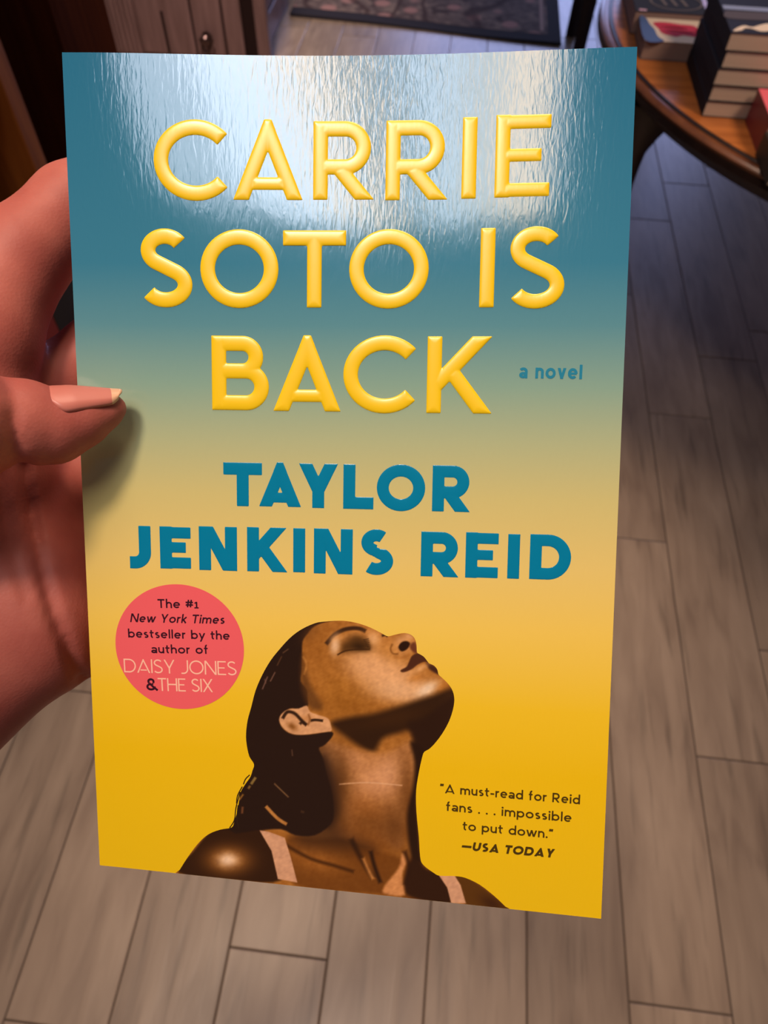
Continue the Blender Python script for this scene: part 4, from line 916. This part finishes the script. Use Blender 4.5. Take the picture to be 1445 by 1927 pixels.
rugpart('border_stripe', -.088, -.072, .10, 1.9, .0118, mat('rug_stripe', (176, 146, 136), rough=.95, spec=.1))

# ================================================================== CABINET, BOOKCASES (left), STAND (far right)
cab_m = grain(mat('cabinet_wood', (112, 84, 80), rough=.45, spec=.3), (104, 78, 74), (132, 102, 98), scale=(14, 14, 1.2), nscale=3)
cab_dk = mat('cabinet_gap_shade', (34, 18, 16), rough=.6, spec=.2)  # near-black colour standing in for shade between the doors
cab = empty('cabinet', (-1.17, 3.5, 0), 'brown wooden cabinet with panelled doors and fluted pilaster at the upper left', 'cabinet')
Y0 = 3.12; CT = .95; YB = 3.72
mb = MB(); mb.box(-1.53, -.850, Y0 + .03, YB, .012, CT, bev=.003); mb.build('carcass', cab_m, cab)
mb = MB(); mb.box(-1.55, -.842, Y0 + .012, YB + .01, .0, .012, bev=.003); mb.box(-.8495, -.838, Y0 + .06, YB, .012, .11, bev=.004); mb.build('plinth', cab_m, cab)
mb = MB(); mb.box(-1.56, -.79, Y0 - .03, YB + .02, CT, CT + .03, bev=.006); mb.build('top', cab_m, cab)
mb = MB(); mb.box(-1.455, -1.332, Y0 + .010, Y0 + .03, .012, CT)
for k in range(6): mb.tube([(-1.444 + k * .0200, Y0 + .010, .014), (-1.444 + k * .0200, Y0 + .010, CT - .02)], [.0088, .0088], 10)
mb.build('fluted_pilaster', cab_m, cab, True)
mb = MB(); mb.box(-.846, -.795, Y0 + .004, Y0 + .05, .0, CT, bev=.005); mb.build('corner_post', cab_m, cab)
mb = MB(); mb.box(-1.332, -.846, Y0 + .0225, Y0 + .0298, .0125, CT - .01); mb.build('gap_shade_sheet', cab_dk, cab)  # dark sheet added behind the doors so their gaps look shaded
brass = mat('aged_metal', (90, 70, 66), rough=.3, spec=.5); bsdf(brass).inputs['Metallic'].default_value = .8
def door(x0, x1, kx=None, slot=None):
    mb = MB(); mb.box(x0, x1, Y0 + .006, Y0 + .022, .016, CT - .012, bev=.005)
    d = mb.build('door', cab_m, cab)
    if slot: mb = MB(); mb.box(slot - .006, slot + .006, Y0 + .0052, Y0 + .008, .02, .173, bev=.001); mb.build('groove_shade_strip', cab_dk, d)  # groove given as a dark strip on the door, shade in its colour
    if kx:
        mb = MB(); mb.lathe([(0, .0), (.021, .0), (.022, .005), (.011, .009), (.008, .022), (.019, .031), (.020, .040), (.012, .049), (0, .051)], 0, 0, 24)
        mb.V = [(kx + v[0], Y0 + .006 - v[2], .092 + v[1]) for v in mb.V]
        mb.tube([(kx - .026 + .052 * t, Y0 - .014 - .012 * math.sin(t * math.pi), .092 - .046 * math.sin(t * math.pi)) for t in np.linspace(0, 1, 14)], [.006] * 14, 10)
        mb.build('door_knob', brass, d, True)
door(-1.330, -1.106, slot=-1.220); door(-1.098, -.980, -1.048); door(-.972, -.900)

pan_m = grain(mat('dark_brown_panel', (62, 26, 10), rough=.9, spec=.04), (52, 20, 8), (70, 30, 12), scale=(12, 12, 1), nscale=3)
dk = empty('bookcase', (-1.45, 2.33, 0), 'very dark brown closed bookcase end standing in front of the panelled cabinet', 'bookcase')
mb = MB(); mb.box(-1.78, -1.153, 2.15, 2.172, 0, 1.95, bev=.003); mb.build('end_panel', pan_m, dk)
mb = MB(); mb.box(-1.1745, -1.153, 2.1725, 2.50, 0, 1.95, bev=.002); mb.build('back_panel', pan_m, dk)
mb = MB(); mb.box(-1.78, -1.175, 2.4785, 2.50, 0, 1.95, bev=.002); mb.build('end_panel', pan_m, dk)
for z_ in (.04, .45, .86, 1.3, 1.9): mb = MB(); mb.box(-1.78, -1.176, 2.173, 2.478, z_, z_ + .022); mb.build('shelf', pan_m, dk)

stile_m = grain(mat('bookshelf_oak', (150, 80, 30), rough=.5, spec=.3), (150, 78, 26), (190, 104, 40), scale=(10, 10, 1), nscale=4)
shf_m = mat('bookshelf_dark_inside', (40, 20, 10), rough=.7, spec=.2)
XF = -.86
shf = empty('bookshelf', (XF - .14, .85, 0), 'bookshelf with an orange-brown upright at the far left edge of the picture', 'bookshelf')
mb = MB(); mb.box(XF - .30, XF, 1.335, 1.385, 0, 1.9, bev=.003); mb.build('upright', stile_m, shf)
mb = MB(); mb.box(XF - .30, XF, .30, .33, 0, 1.9, bev=.003); mb.build('upright', stile_m, shf)
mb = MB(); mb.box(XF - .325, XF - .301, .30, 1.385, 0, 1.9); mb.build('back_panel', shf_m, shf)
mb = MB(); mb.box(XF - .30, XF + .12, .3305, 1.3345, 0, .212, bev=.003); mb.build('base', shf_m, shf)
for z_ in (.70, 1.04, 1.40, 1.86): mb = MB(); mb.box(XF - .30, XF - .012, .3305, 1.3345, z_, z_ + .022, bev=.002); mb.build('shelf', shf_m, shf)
spn = [((150, 40, 34), 'red hardback with orange edge standing low on the bookshelf behind the hand'), ((40, 36, 26), 'very dark book standing next to the red one on the low shelf')]
yb = 1.02
for i, (c, lb) in enumerate([((24, 18, 12), 'dark book on the low shelf behind the hand, beyond the red one'), ((150, 34, 26), 'red book on the low shelf seen through the gap between the fingers'), ((190, 160, 116), 'cream book on the low shelf, this side of the red one')]):
    th_ = (.13, .054, .036)[i]; y1 = (1.219, 1.088, 1.033)[i]
    m_ = mat('shelf_book_cover', c, rough=.45)
    rt = empty('shelved_book', (XF, y1 - th_ / 2, .2122), lb, 'book', 'books on the low shelf')
    mb = MB(); mb.box(XF - .07, XF + .07, y1 - th_, y1, .2122, .44 - .012 * i, bev=.002); mb.build('cover', m_, rt)
    mb = MB(); mb.box(XF - .0715, XF - .0702, y1 - th_ + .003, y1 - .003, .2162, .432 - .012 * i); mb.build('pages', paper_m, rt)

stm = mat('black_stand_wood', (34, 22, 26), rough=.45, spec=.3)
st = empty('stand', (.62, 3.45, 0), 'dark thin-legged stand beyond the round table, one black leg showing', 'stand')
for (x_, y_, xx_, yy_) in ((.452, 3.28, .468, 3.30), (.80, 3.28, .785, 3.30), (.452, 3.62, .468, 3.60), (.80, 3.62, .785, 3.60)):
    mb = MB(); mb.tube([(x_, y_, 0), (xx_, yy_, .72)], [.024, .030], 4); mb.build('leg', stm, st)
mb = MB(); mb.box(.43, .83, 3.25, 3.65, .72, .75, bev=.005); mb.build('top', stm, st)
